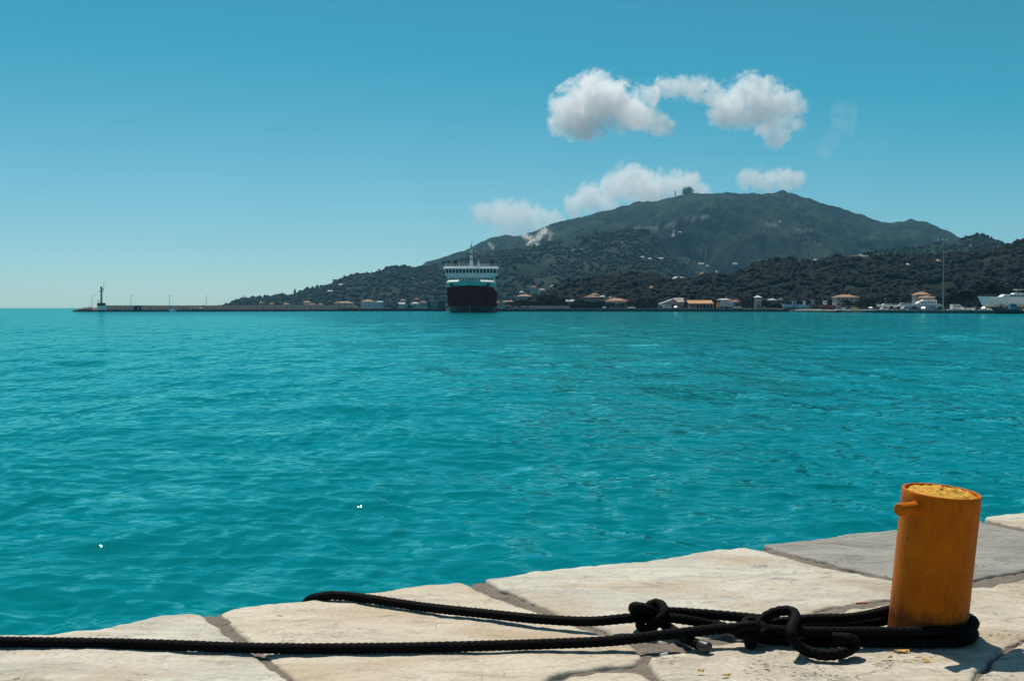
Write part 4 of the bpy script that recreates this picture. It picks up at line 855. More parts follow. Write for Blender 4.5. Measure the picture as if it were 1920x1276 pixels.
HO = [
 (486, 492, 571, 567.5, 564, 1790, M_WCREAM, M_TILE2, 'small yellowish house low on the headland behind the mole', 0, 2, 1),
 (505, 513, 574, 570, 567, 1700, M_WPINK, M_TILE, 'orange roofed hut above the breakwater left of the villas', 0, 2, 1),
 (531, 541, 574, 570, 567.5, 1680, M_WWHITE, M_TILE2, 'pale low house just right of the headland cypresses', 0, 2, 1),
 (568, 582, 574, 567, 563.5, 1650, M_WWHITE, M_TILE2, 'white house with pale orange roof left of the long row', 0, 3, 2),
 (579, 592, 576, 571, 568.5, 1560, M_WPINK, M_TILE, 'low terracotta house peeping over the harbour wall', 0, 3, 1),
 (596, 605, 575, 571, 568, 1580, M_WCREAM, M_TILE, 'small brown roofed house left of the long orange roofed row', 0, 2, 1),
 (626, 662, 574, 567.5, 565, 1600, M_WCREAM, M_TILE2, 'long low row of orange roofed houses behind the wall', 0, 8, 1),
 (677, 701, 574, 565, 561.5, 1560, M_WWHITE, M_TILE2, 'white villa with orange hip roof left of the dark pole', 0, 4, 2),
 (703, 720, 574, 566, 564, 1600, M_WWHITE, M_ROOFG, 'pale flat roofed block behind the dark pole', 0, 4, 2),
 (748, 759, 575, 570, 566.5, 1400, M_WWHITE, M_ROOFG, 'small white house with pale gable right of the dark pole', 1, 2, 1),
 (750, 760, 566, 563, 561, 1900, M_WWHITE, M_TILE2, 'orange roofed house higher up behind the small gable', 0, 2, 1),
 (770, 786, 576, 569, 566, 1350, M_WWHITE, M_ROOFG, 'bluish white house left of the lorry', 0, 3, 2),
 (776, 786, 566, 561, 558.5, 1900, M_WPINK, M_TILE, 'pinkish roofed house highest left of the ferry', 0, 2, 1),
 (786, 800, 574, 567, 564, 1300, M_WCREAM, M_TILE, 'house with reddish roof just left of the lorry', 0, 3, 2),
 (925, 937, 574, 567, 564, 1000, M_WCREAM, M_TILE, 'brownish house touching the right side of the ferry', 0, 3, 1),
 (940, 966, 573, 565.5, 563, 1050, M_WWHITE, M_TILE2, 'wide house behind the pole right of the ferry', 0, 5, 1),
 (968, 998, 561, 555, 551.5, 1500, M_WCREAM, M_TILE2, 'wide pale house above the round trees', 0, 6, 1),
 (973, 983, 551, 548, 545.5, 1900, M_WGREY, M_ROOFG, 'grey roofed house on the slope right of the ferry', 0, 2, 1),
 (994, 1007, 544, 538.5, 535, 1950, M_WCREAM, M_TILE, 'single house high above the harbour left of the conifers', 0, 3, 1),
 (1010, 1023, 548, 543, 541, 1850, M_WWHITE, M_ROOFG, 'white houses cluster edge beside the conifers', 0, 3, 1),
 (1029, 1044, 544, 536.5, 533.5, 1900, M_WWHITE, M_TILE2, 'white house with orange roof left of the conifer tops', 0, 4, 1),
 (1062, 1076, 574, 565, 561, 760, M_WWHITE, M_ROOFG, 'bluish white cottage among trees left of the orange villa', 1, 2, 1),
 (1043, 1060, 573, 566, 563, 770, M_WPINK, M_TILE, 'dark red roofed cottage at the foot of the conifers', 0, 3, 1),
 (1096, 1124, 570, 557, 553.5, 760, M_WCREAM, M_TILE, 'wide villa with terracotta roof at the near hill foot', 0, 4, 2),
 (1108, 1123, 557, 552.5, 549.5, 775, M_WWHITE, M_TILE2, 'raised upper house behind the wide terracotta villa', 0, 3, 1),
 (1125, 1135, 570, 556, 553.5, 765, M_WWHITE, M_ROOFG, 'narrow bluish white block right of the terracotta villa', 0, 2, 2),
 (1136, 1177, 576, 563.5, 559, 740, M_WCREAM, M_TILE2, 'long low building with pinkish orange roof on the quay', 0, 6, 1),
 (1140, 1154, 560, 558.5, 555.5, 765, M_WPINK, M_TILE, 'small raised terracotta roof behind the long low building', 0, 2, 1),
 (1265, 1281, 577, 566, 558, 690, M_WGREY, M_WCREAM, 'tall grey store with cream top beside the gabled shed', 1, 2, 2),
 (1347, 1370, 571, 561.5, 559.5, 740, M_WWHITE, M_WWHITE, 'white roofed building behind the yellow cab lorry', 0, 4, 1),
 (1368, 1390, 574, 565, 562, 735, M_WCREAM, M_TILE, 'house with brown roof right behind the lorry', 0, 4, 1),
 (1416, 1427, 577, 557, 554, 700, M_WGREY, M_WWHITE, 'slender pale tower house with white cap beside the cypress', 0, 1, 3),
 (1440, 1456, 571, 562, 560, 750, M_WWHITE, M_WWHITE, 'low white flat building right of the tower house', 0, 4, 1),
 (1458, 1470, 568, 561.5, 560, 760, M_WWHITE, M_ROOFG, 'low white building behind the leftmost blue boat', 0, 3, 1),
 (1568, 1609, 576, 556.5, 552, 640, M_WGREY, M_TILE2, 'large grey house with orange roof left of the parked cars', 0, 5, 2),
 (1717, 1744, 572, 552, 546.5, 600, M_WGREY, M_TILE2, 'house with peach hip roof above the tour boat', 0, 4, 2),
 (1728, 1752, 572, 557.5, 554, 592, M_WPINK, M_TILE2, 'lower peach roofed wing in front of the hip roofed house', 0, 3, 1),
]
for x0, x1, yb, ye, yr, d, wm, rm, lab, gb, wi, ro in HO: house(x0, x1, yb, ye, yr, d, wm, rm, lab, bool(gb), None, wi, ro, deep=min(14, max(6, (x1 - x0) / FPX * d * .7)))
# sheds on the quay
def gshed():
    x0, x1, d = 1240, 1268, 672; t = thing('gabled_shed', 'grey shed with a broad gable left of the orange roof shed', 'shed', ((x0 + x1) / 2 * d / FPX - 960 * d / FPX, d, .6)); W = (x1 - x0) / FPX * d
    mb = MB(); mb.extrude_y([(-W / 2, 0), (W / 2, 0), (W / 2, 4.2), (W * .3, 5.0), (-W / 2, 2.6)], 0, 12); mb.build('wall', M_WGREY, t)
    mb = MB(); mb.extrude_y([(-W / 2 - .4, 2.6), (W * .3, 5.1), (W / 2 + .3, 4.2), (W / 2 + .3, 4.5), (W * .3, 5.45), (-W / 2 - .4, 2.95)], -.4, 12.4); mb.build('roof', M_ROOFG, t)
    for i in range(2): mb = MB(); mb.box((-1 + 3.5 * i, -.05, 1.3), (2.2, .12, 2.4)); mb.build('door', M_DARK, t)
gshed()
t = thing('open_shed', 'long open shed with bright orange sheet roof on the quay', 'shed', (*dpt(1312.5, 664), .6)); W = 47 / FPX * 664
mb = MB(); mb.box((0, 3.6, 1.5), (W - .4, .3, 3.0)); mb.build('back_wall', M_DARK, t)
mb = MB(); mb.extrude_y([(-W / 2, 0), (W / 2, 0), (W / 2, .14), (-W / 2, .14)], 0, 1)
mb = MB(); mb.add([(-W / 2, -4, 2.75), (W / 2, -4, 2.75), (W / 2, 4, 4.6), (-W / 2, 4, 4.6), (-W / 2, -4, 2.95), (W / 2, -4, 2.95), (W / 2, 4, 4.8), (-W / 2, 4, 4.8)], [(3, 2, 1, 0), (4, 5, 6, 7), (0, 1, 5, 4), (1, 2, 6, 5), (2, 3, 7, 6), (3, 0, 4, 7)]); mb.build('roof', paint('orange sheet roof', (.42, .21, .085), .8, 0, .15, .8), t)
for i in range(8): mb = MB(); mb.box((-W / 2 + .3 + i * (W - .6) / 7, -3.7, 1.4), (.3, .3, 2.8)); mb.build('post', M_WPINK, t)
for i in range(3): mb = MB(); mb.box((-W * .28 + i * W * .27, 1.5, .7), (2.2, 1.8, 1.4)); mb.build('partition', M_DARK, t)
t = thing('boundary_wall', 'long low grey wall behind the quay below the conifers', 'wall', (*dpt(1010, 690), .6)); mb = MB(); mb.box((0, 0, .7), (36, .4, 1.4)); mb.build('core', M_WGREY, t); mb = MB(); mb.box((0, 0, 1.48), (36.3, .6, .14)); mb.build('coping', M_QTOP, t)
# small far houses on the slopes
def far_house(h, x, y, w, label, rm=M_WWHITE, hh=4.5):
    p = hit(h, x, y); W = w / FPX * p.y; t = thing('hillside_house', label, 'house', (p.x, p.y - 2, p.z - 1), 0, 'small houses scattered on the mountain side')
    mb = MB(); mb.box((0, 0, hh / 2), (W, 8, hh)); mb.build('wall', M_WWHITE, t); mb = MB(); mb.prism([(-W / 2 - .5, -4.5), (W / 2 + .5, -4.5), (W / 2 + .5, 4.5), (-W / 2 - .5, 4.5)], hh, hh + 2, [(-W / 2 + 1.5, -.3), (W / 2 - 1.5, -.3), (W / 2 - 1.5, .3), (-W / 2 + 1.5, .3)]); mb.build('roof', rm, t)
for a in [('mountain', 1275, 437, 5, 'white chapel like house high on the mountain right of the road bend'), ('mountain', 1288, 459, 6, 'white house below the road bend on the mountain'), ('mountain', 1271, 474, 8, 'pale house in the middle of the mountain hamlet'), ('mountain', 1242, 478, 6, 'house left of the mountain hamlet'), ('mountain', 1302, 497, 9, 'left house of the lowest white row on the mountain'), ('mountain', 1315, 496, 11, 'middle house of the lowest white row on the mountain'), ('mountain', 1326, 497, 6, 'right house of the lowest white row on the mountain'), ('mountain', 1342, 506, 4, 'tiny white house right below the lowest row'), ('mountain', 1377, 499, 10, 'bluish house alone above the near hill ridge'), ('mountain', 1461, 421, 4, 'lone white house near the top right of the mountain'), ('mountain', 1527, 488, 6, 'pale house in the gap above the near hill'),
 ('foothill', 1203, 486, 6, 'leftmost white house of the hamlet above the near hill'), ('foothill', 1217, 488, 6, 'second white house of the hamlet above the near hill'), ('foothill', 1236, 488, 12, 'long white house of the hamlet above the near hill'), ('foothill', 632, 526, 12, 'pale villa on the crest of the left foothill'), ('foothill', 643, 536, 12, 'wide pale house below the foothill crest villa'), ('foothill', 620, 549, 10, 'white house row lower on the left foothill'), ('foothill', 611, 553, 5, 'small white house beside the lower foothill row'), ('foothill', 500, 552, 9, 'reddish roofed house on the low headland crest'), ('foothill', 521, 551, 8, 'second reddish roofed house on the headland crest')]:
    far_house(*a, rm=M_TILE if 'reddish' in a[4] else M_WWHITE)
for a in [('near_hill', 1279, 514, 13, 'white house with pale roof on the near hill ridge'), ('near_hill', 1268, 522, 12, 'grey white house below the ridge house'), ('near_hill', 1322, 513, 18, 'orange roofed house on the ridge right of the white one'), ('near_hill', 1700, 502, 6, 'tiny pale house high on the right hillside'), ('near_hill', 1755, 494, 6, 'tiny pinkish house near the tall mast on the hillside'), ('near_hill', 1222, 546, 8, 'pinkish house low among trees on the near hill')]:
    far_house(*a, rm=M_TILE2 if 'orange' in a[4] or 'pink' in a[4] else M_WWHITE, hh=3.2)
# ------------------------------------------------------------------ mountain top
p = hit('mountain', 1289, 366); p.z = at(1289, 364, p.y)[2] - 3
t = thing('radome', 'big round radar dome on the mountain summit', 'radome', p); rr_ = 20.5
v = IC2[0]; prof = [(16, -14), (17, 6), (18.5, 8)] + [(rr_ * math.cos(a), 14 + rr_ * math.sin(a)) for a in np.linspace(-.3, math.pi / 2 - .01, 14)]
lathe(prof[3:], 40, 'dome', paint('grey radome panels', (.22, .24, .25), .7, 0, .15, .08), t)
lathe([(34, -16), (24, -2), (19.0, 8.5), (10, 9.5)], 32, 'base', paint('summit rock', (.12, .125, .1), .95, 0, .3, .1), t, .12, 4)
def lattice(x, y0, y1, w, label, d=None):
    p = hit('mountain', x, y0); z1 = at(x, y1, p.y)[2]; H = z1 - p.z + 4; t = thing('lattice_tower', label, 'tower', (p.x, p.y, p.z - 4))
    for i in range(4): sx_, sy_ = (-1 if i in (0, 3) else 1), (-1 if i < 2 else 1); mb = MB(); mb.bar((sx_ * w, sy_ * w, 0), (sx_ * w * .4, sy_ * w * .4, H), w * .22, 5); mb.build('leg', M_DARK, t)
    for k in range(6):
        z_ = H * k / 6; s_ = w * (1 - .6 * k / 6); mb = MB(); mb.bar((-s_, -s_, z_), (s_, -s_, z_ + H / 6), w * .15, 4); mb.bar((s_, s_, z_), (-s_, s_, z_ + H / 6), w * .15, 4); mb.build('brace', M_DARK, t)
    for k in (.55, .8, .95): mb = MB(); mb.box((0, -w * .6, H * k), (w * 2.2, w, w * 1.6)); mb.build('antenna', M_DARK, t)
lattice(1265, 371, 358, 2.0, 'lattice radio tower left of the radar dome')
lattice(1299.5, 364, 355, 1.3, 'short antenna tower touching the right of the radar dome'); lattice(1238, 375, 366, .8, 'thin aerial left of the lattice tower on the ridge')

# ------------------------------------------------------------------ trees one can tell apart
M_LEAFD = leaf_mat('dark shore foliage', (0.0112, 0.012, 0.0081), (0.0288, 0.027, 0.0162), .2); M_LEAFG = leaf_mat('green shore foliage', (0.015, 0.021, 0.0117), (0.0413, 0.0495, 0.027), .2); M_BARK = paint('bark', (.09, .07, .05), .95, 0, .3, 3)
def tree_proto(kind, seed, mat):
    g = np.random.default_rng(seed); t = thing('shore_tree', 'x', 'tree', group='trees along the shore')
    mb = MB(); vs, fs = [], []
    if kind == 'round':
        mb.cone((0, 0, 0), (0, 0, .5), .045, .03, 7)
        cl = [(g.normal(0, .22), g.normal(0, .22), g.uniform(.42, .85), g.uniform(.14, .24)) for _ in range(15)]
    elif kind == 'cypress':
        mb.cone((0, 0, 0), (0, 0, .5), .03, .015, 7); cl = [(g.normal(0, .02), g.normal(0, .02), z_, .115 * (1 - abs(z_ - .4) * 1.15) + .02) for z_ in np.linspace(.12, .97, 14)]
    else:
        mb.cone((0, 0, 0), (0, 0, .9), .035, .012, 7); cl = []
        for z_ in np.linspace(.25, .95, 9):
            for q in range(3): a = g.uniform(0, 6.28); r_ = (1.02 - z_) * .30; cl.append((r_ * math.cos(a), r_ * math.sin(a), z_, .06 + r_ * .45))
    for c in cl[::2]: mb.cone((0, 0, min(.5, c[2] * .6)), c[:3], .016, .006, 5)
    mb.build('trunk', M_BARK, t)
    for c in cl:
        n = 75
        dirs = g.normal(size=(n, 3)); dirs /= np.linalg.norm(dirs, axis=1)[:, None]; P = np.array(c[:3]) + dirs * c[3] * g.uniform(.55, 1.08, (n, 1)) * np.array([1, 1, .8])
        for p_, dr_ in zip(P, dirs):
            u = np.cross(dr_, g.normal(size=3)); u /= np.linalg.norm(u) + 1e-9; w = np.cross(dr_, u) + dr_ * g.normal(0, .4); s_ = g.uniform(.022, .045); o = len(vs)
            vs += [p_ - u * s_, p_ - w * s_, p_ + u * s_, p_ + w * s_]; fs.append((o, o + 1, o + 2, o + 3))
    np_mesh('crown', np.array(vs), np.array(fs), mat, t); return t
TP = {}
def shore_tree(x, ybase, ytop, d, kind, var, label, mat='g', z=None, hname=None, w=1.0):
    if hname: p = hit(hname, x, ybase); d = p.y; loc = (p.x, p.y, p.z - .5); H = at(x, ytop, d)[2] - loc[2]
    else: zb = at(x, ybase, d)[2] if z is None else z; loc = (*dpt(x, d), zb); H = at(x, ytop, d)[2] - zb
    k = (kind, var, mat)
    if k not in TP: t = tree_proto(kind, 50 + var + len(kind), M_LEAFD if mat == 'd' else M_LEAFG); TP[k] = t; t.location = loc
    else: t = dup(TP[k], loc, random.uniform(0, 6.28))
    t['label'] = label; t.scale = (H * w, H * w, H)
big = [(1774, 552, 'leftmost of the dark trees right of the tall mast'), (1792, 547, 'second dark tree right of the tall mast'), (1811, 542, 'dark tree above the white van'), (1830, 538, 'dark tree left of the yacht bow rail'), (1849, 532, 'tall dark tree above the yacht bow'), (1868, 528, 'tallest dark tree behind the yacht mast'), (1887, 536, 'dark tree right of the yacht mast'), (1906, 533, 'dark tree above the yacht flybridge'), (1926, 540, 'dark tree at the right edge of the picture')]
for i, (x, yt, lab) in enumerate(big): shore_tree(x, 580, yt, 535 - (i % 3) * 12, 'round', i % 3, lab, 'd', z=.1, w=.95)
for i, (x, yt, w, lab) in enumerate([(962, 563, 1.2, 'low round tree right of the ferry pole'), (979, 559, 1.3, 'broad round green tree between quay and wide pale house'), (996, 562, 1.2, 'round tree right of the broad green one'), (1017, 553, 1.1, 'green tree at the left foot of the near hill'), (1034, 550, 1.1, 'tree left of the red roofed cottage'), (1052, 556, 1.1, 'tree between the two cottages'), (1085, 560, 1.2, 'round tree left of the wide terracotta villa'), (1100, 563, 1.3, 'low tree in front of the terracotta villa'), (1116, 564, 1.4, 'low bushy tree under the terracotta villa windows'), (1184, 563, 1.3, 'tree right of the long low building'), (1200, 559, 1.2, 'tree left of the thin pale pole'), (1222, 557, 1.2, 'tree right of the thin pale pole'), (1232, 562, 1.3, 'low tree against the gabled shed'), (1336, 560, 1.2, 'tree between orange roof shed and lorry'), (1396, 562, 1.3, 'tree right of the brown roofed house'), (1405, 557, 1.2, 'tree left of the cypress'), (1434, 563, 1.3, 'low tree right of the tower house'), (1452, 566, 1.4, 'low tree behind the black car by the boats'), (1478, 562, 1.2, 'tree above the leftmost blue boat'), (1500, 559, 1.2, 'tree behind the middle blue boat'), (1522, 560, 1.2, 'tree above the gap between the blue boats'), (1546, 557, 1.2, 'tree behind the white wheelhouse boat'), (1576, 567, 1.2, 'dark bush in front of the large grey house'), (1618, 559, 1.2, 'tree touching the large grey house'), (1634, 556, 1.1, 'green tree left of the slim motorboat'), (1652, 553, 1.1, 'green tree above the slim motorboat bow'), (1676, 556, 1.1, 'tree above the slim motorboat stern'), (1700, 553, 1.1, 'tree left of the peach roofed house'), (1757, 553, 1.0, 'tree between peach roofed house and tall mast'), (1590, 561, 1.3, 'bushy tree before the middle of the large grey house'), (1606, 563, 1.3, 'low tree before the right end of the large grey house'), (1143, 566, 1.5, 'low tree before the left end of the long low building'), (1168, 567, 1.5, 'low bush before the right end of the long low building'), (1378, 566, 1.4, 'low tree before the brown roofed house')]):
    shore_tree(x, 577, yt, (600 if i in (29, 30) else 640 if x > 1560 else 690 if i > 30 else 715) + (i * 7) % 30, 'round', i % 3, lab, 'd' if i % 3 == 1 else 'g', z=.1, w=w)
shore_tree(1413, 577, 546, 705, 'cypress', 0, 'dark cypress beside the slender tower house', 'd', z=.1, w=1.3)
for i, (x, yb, yt, lab) in enumerate([(1053, 543, 528, 'leftmost conifer of the group on the near hill'), (1066, 540, 521, 'second conifer from the left on the near hill'), (1076, 540, 525, 'third conifer from the left on the near hill'), (1085, 538, 521, 'fourth conifer from the left on the near hill'), (1095, 537, 522, 'fifth conifer from the left on the near hill'), (1103, 536, 520, 'rightmost conifer of the group on the near hill')]): shore_tree(x, yb, yt, 0, 'cypress', i % 2, lab, 'd', hname='near_hill', w=1.7)
shore_tree(554, 552, 541, 0, 'fir', 0, 'taller pointed conifer on the headland crest', 'd', hname='foothill', w=.8); shore_tree(562, 552, 543, 0, 'fir', 1, 'shorter pointed conifer on the headland crest', 'd', hname='foothill', w=.8)

# ------------------------------------------------------------------ boats
def loft(secs, name, mat, parent, cap=True):
    n = len(secs[0]); vs = [p for s_ in secs for p in s_]; fs = [(i * n + j, i * n + j + 1, (i + 1) * n + j + 1, (i + 1) * n + j) for i in range(len(secs) - 1) for j in range(n - 1)]
    if cap: fs += [tuple(range(n - 1, -1, -1)), tuple((len(secs) - 1) * n + j for j in range(n))]; fs += [(i * n, (i + 1) * n, (i + 1) * n + n - 1, i * n + n - 1) for i in range(len(secs) - 1)]
    me = bpy.data.meshes.new(name); me.from_pydata(vs, [], fs); me.materials.append(mat)
    bm = bmesh.new(); bm.from_mesh(me); bmesh.ops.recalc_face_normals(bm, faces=bm.faces); bm.to_mesh(me); bm.free(); return link(name, me, parent, False)
def boat_hull(t, L, B, fb, mat, sheer=.5, draft=.8, stripe=None):
    secs = []
    for u in np.linspace(0, 1, 12):
        x = -L / 2 + L * u; w = B / 2 * (min(1, (u / .45)) ** .6 if u < .45 else 1) ; w = max(w, .04); zt = fb + sheer * (1 - u) ** 2; rk_ = (1 - u) * L * .0
        xs_ = x; s_ = []
        for a, h_ in ((w, zt), (w * .96, zt * .55), (w * .8, .05), (w * .35, -draft * .7), (0, -draft)): s_.append((xs_ + (zt - h_) * .55 * max(0, 1 - u * 2.4), -a, h_))
        s_ += [(p_[0], -p_[1], p_[2]) for p_ in s_[-2::-1]]; secs.append(s_)
    return loft(secs, 'hull', mat, t)
def motor_yacht(x0, x1, d, z, label, fly=True, hull_m=None, stand=0.6, hb=1.9, cabh=1.2, name='motor_yacht', rz=0.0, winm=None):
    xa, xb = dpt(x0, d)[0], dpt(x1, d)[0]; L = xb - xa; t = thing(name, label, 'boat', ((xa + xb) / 2, d, z + stand), rz); B = min(5, L * .3); hull_m = hull_m or M_WHITE
    boat_hull(t, L, B, hb, hull_m, .6, .7)
    mb = MB(); mb.box((L * .04, 0, hb + .08), (L * .78, B * .93, .16)); mb.build('deck', M_WHITE, t)
    def cabin(xa_, xb_, z0_, h_, w_, sl, nm):
        mb = MB(); mb.extrude_y([(xa_, z0_), (xb_, z0_), (xb_ - .2, z0_ + h_), (xa_ + sl, z0_ + h_)], -w_ / 2, w_ / 2); return mb.build(nm, M_WHITE, t, bevel=.05)
    cabin(-L * .22, L * .36, hb + .1, cabh, B * .74, cabh * 1.4, 'cabin')
    nw = max(3, int(L / 3))
    for i in range(nw): 
        for s_ in (-1, 1): mb = MB(); mb.box((-L * .10 + (L * .43) * (i + .5) / nw, s_ * B * .371, hb + .1 + cabh * .58), (L * .40 / nw * .8, .06, cabh * .45)); mb.build('window', glass_dark(), t)
    if fly:
        cabin(-L * .05, L * .36, hb + cabh + .1, .55, B * .66, .5, 'flybridge')
        mb = MB(); mb.box((L * .14, 0, hb + cabh + 1.95), (L * .3, B * .66, .14)); mb.build('hardtop', M_WHITE, t)
        for xx in (.02, .27):
            for s_ in (-1, 1): mb = MB(); mb.bar((L * xx, s_ * B * .3, hb + cabh + .5), (L * (xx + .03), s_ * B * .3, hb + cabh + 1.95), .06); mb.build('hardtop_post', M_WHITE, t)
    mb = MB(); mb.cone((-L * .02, 0, hb + cabh), (L * .0, 0, hb + cabh + 2.6), .12, .05, 8); mb.bar((-.8, 0, hb + cabh + 2.2), (.8, 0, hb + cabh + 2.2), .05); mb.build('mast', M_STEEL, t)
    for i in range(7):
        xx = -L * .47 + L * .22 * i / 6; mb = MB(); mb.bar((xx, 0, hb + .4), (xx, 0, hb + 1.25), .03, 5); mb.build('rail_post', M_STEEL, t)
    mb = MB(); mb.bar((-L * .50, 0, hb + 1.3), (-L * .25, 0, hb + 1.2), .035, 5); mb.build('bow_rail', M_STEEL, t)
    if stand > 0:
        for xx in (-.2, .25): mb = MB(); mb.box((L * xx, 0, -stand * .5 - .35), (.5, B * .6, stand + .1)); mb.build('cradle', M_DARK, t)
    return t
motor_yacht(1642, 1678, 512, .1, 'slim white motorboat behind the left parked cars', False, None, 1.0, 1.0, .7)
motor_yacht(1676, 1700, 510, .1, 'small white cruiser with raked windscreen beside the slim motorboat', False, None, .8, 1.1, 1.1)
motor_yacht(1696, 1764, 508, .1, 'two deck white and blue tour boat below the peach roof', True, paint('pale blue hull', (.22, .36, .46), .4), .8, 1.7, 1.3, 'tour_boat')
motor_yacht(1832, 1975, 455, .1, 'large white motor yacht cut by the right edge of the picture', True, None, 2.3, 2.6, 1.2)
def fishing_boat(x0, x1, d, z, label, hm, cm, cab=.65, hb=1.3, mast_h=4.5, floating=False, rz=0.0):
    xa, xb = dpt(x0, d)[0], dpt(x1, d)[0]; L = xb - xa; B = L * .3; t = thing('fishing_boat', label, 'boat', ((xa + xb) / 2, d, z), rz)
    boat_hull(t, L, B, hb, hm, .8, .7)
    mb = MB(); mb.box((L * .1, 0, hb + .05), (L * .7, B * .8, .1)); mb.build('deck', paint('worn deck', (.25, .2, .15), .8), t)
    w = mb = MB(); mb.box((L * (cab - .5), 0, hb + 1.1), (L * .2, B * .55, 2.0)); wh = mb.build('wheelhouse', cm, t, bevel=.05); mb = MB(); mb.box((L * (cab - .5), 0, hb + 2.15), (L * .24, B * .65, .12)); mb.build('wheelhouse_roof', M_WHITE, t)
    for i in range(3): mb = MB(); mb.box((L * (cab - .5) + (i - 1) * L * .062, -B * .28, hb + 1.45), (L * .045, .08, .6)); mb.build('window', glass_dark(), t)
    mb = MB(); mb.cone((L * .02, 0, hb), (L * .02, 0, hb + mast_h), .09, .05, 7); mb.build('mast', M_STEEL, t); mb = MB(); mb.bar((L * .02, 0, hb + 1.4), (-L * .32, 0, hb + mast_h * .8), .06); mb.build('boom', M_STEEL, t)
    mb = MB(); mb.bar((L * .02, 0, hb + mast_h), (-L * .46, 0, hb + .9), .025, 4); mb.bar((L * .02, 0, hb + mast_h), (L * .46, 0, hb + .6), .025, 4); mb.build('stay', M_DARK, t)
    mb = MB(); mb.box((-L * .28, 0, hb + .3), (L * .12, B * .4, .5)); mb.build('winch', M_DARK, t)
    if not floating:
        for xx in (-.2, .25): mb = MB(); mb.box((L * xx, 0, -.62), (.5, B * .5, .55)); mb.build('cradle', M_DARK, t)
M_HB = paint('faded light blue hull', (.10, .30, .42), .5); M_HD = paint('dark navy hull', (.02, .035, .06), .5); M_HR = paint('dark red hull', (.10, .025, .02), .6)
fishing_boat(1464, 1500, 645, 1.3, 'leftmost light blue fishing boat standing behind the quay', M_HB, M_HB, .7, 1.3, 6.2); fishing_boat(1496, 1516, 638, 1.3, 'small blue fishing boat between two larger ones', M_HB, M_WHITE, .6, 1.2, 3.6); fishing_boat(1514, 1538, 632, 1.3, 'grey blue fishing boat with dark hull left of the wheelhouse boat', M_HD, M_HB, .4, 1.4, 4.2); fishing_boat(1534, 1566, 600, .9, 'fishing boat with white wheelhouse and dark red hull', M_HR, M_WHITE, .38, 1.5, 5)
fishing_boat(1858, 1914, 427, WATER_Z + .35, 'dark blue fishing boat afloat in front of the yacht', M_HD, M_HB, .72, 1.15, 4.2, True)
fishing_boat(316, 330, 655, WATER_Z + .3, 'tiny open white boat moored under the breakwater wall', M_WHITE, M_WHITE, .7, .5, 1.5, True)
# jetty with piles
jt = thing('jetty', 'pale jetty on dark piles between fishing boats and right quay', 'jetty', (*dpt(1528, 560), WATER_Z)); A = Vector((*dpt(1494, 596), 0)); Bv = Vector((*dpt(1572, 536), 0)); o0 = jt.location
for i in range(12):
    p = A.lerp(Bv, (i + .5) / 12) - Vector((o0.x, o0.y, 0)); d = Bv - A; mb = MB(); mb.box((p.x, p.y, .95 + (i % 3) * .05), (d.length / 12 * .9, 2.0, .3), math.atan2(d.y, d.x)); mb.build('deck_slab', M_KERB, jt)
    mb = MB(); mb.bar((p.x, p.y - .7, -1.5), (p.x, p.y - .7, .85), .22, 8); mb.build('pile', M_DARK, jt)
# far sail
t = thing('sailing_boat', 'tiny sailing boat far out on the horizon left of the mole', 'boat', (*dpt(136, 2600), WATER_Z)); boat_hull(t, 9, 3, 1, M_WHITE); mb = MB(); mb.cone((0, 0, 1), (0, 0, 8), .12, .06, 6); mb.build('mast', M_DARK, t)

# ------------------------------------------------------------------ the ferry
FD = 515; fx = (880 - 960) / FPX * FD
fe = thing('ferry', 'car ferry with dark red hull and turquoise bow band moored bow towards the viewer', 'ferry', (fx, FD, WATER_Z))
M_HULL = paint('dark red hull paint', (.17, .006, .009), .8, 0, .3, .12); M_HULL.node_tree.nodes['Principled BSDF'].inputs['Specular IOR Level'].default_value = .0; M_BOOT = paint('blue grey boot top', (.04, .03, .04), .8, 0, .3, .2); M_BAND = paint('turquoise band paint', (.10, .46, .46), .4, 0, .08, .2); M_SUP = paint('white superstructure', (.74, .76, .76), .4, 0, .06, .2)
HW = 10.8; FL = 104; M_BOWSHADE = paint('black bow shade', (.006, .004, .005), 1.0); M_BOWSHADE.node_tree.nodes['Principled BSDF'].inputs['Specular IOR Level'].default_value = 0
def hw(s_, z): 
    Le = 30 - 15 * min(1, max(0, z / 13)) ** .7; s0 = 6.5 * (1 - min(1, max(0, z / 13.5))) ** 1.3; u = (s_ - s0) / Le
    if u <= 0: return None
    u = min(1, u); return HW * (1 - (1 - u) ** 2.1) ** .62 * (1 - .018 * max(0, (3 - z)) )
def hull_part(name, zlo, zhi, mat, nz):
    ss = np.concatenate([np.linspace(0, 1, 26) ** 1.6 * 34, np.linspace(34, FL, 6)[1:]]); vs, fs = [], []
    rows = []
    for k in range(nz + 1):
        row = []
        for s_ in ss:
            zl, zh = zlo(s_), zhi(s_); z = zl + (zh - zl) * k / nz
            s0 = 6.5 * (1 - min(1, max(0, z / 13.5))) ** 1.3; sq = s0 + (s_ if s_ < 34 else s_) * (FL - s0) / FL; w = hw(sq, z) or 0.0
            row.append((w, sq, z))
        rows.append(row)
    n = len(ss)
    for sgn in (-1, 1):
        o = len(vs); vs += [(sgn * w, y, z) for r_ in rows for w, y, z in r_]
        for k in range(nz):
            for i in range(n - 1):
                q = (o + k * n + i, o + k * n + i + 1, o + (k + 1) * n + i + 1, o + (k + 1) * n + i); fs.append(q if sgn > 0 else q[::-1])
    me = bpy.data.meshes.new(name); me.from_pydata(vs, [], fs); me.materials.append(mat)
    bm = bmesh.new(); bm.from_mesh(me); bmesh.ops.remove_doubles(bm, verts=bm.verts, dist=.001); bmesh.ops.recalc_face_normals(bm, faces=bm.faces); bm.to_mesh(me); bm.free()
    return link(name, me, fe, True)
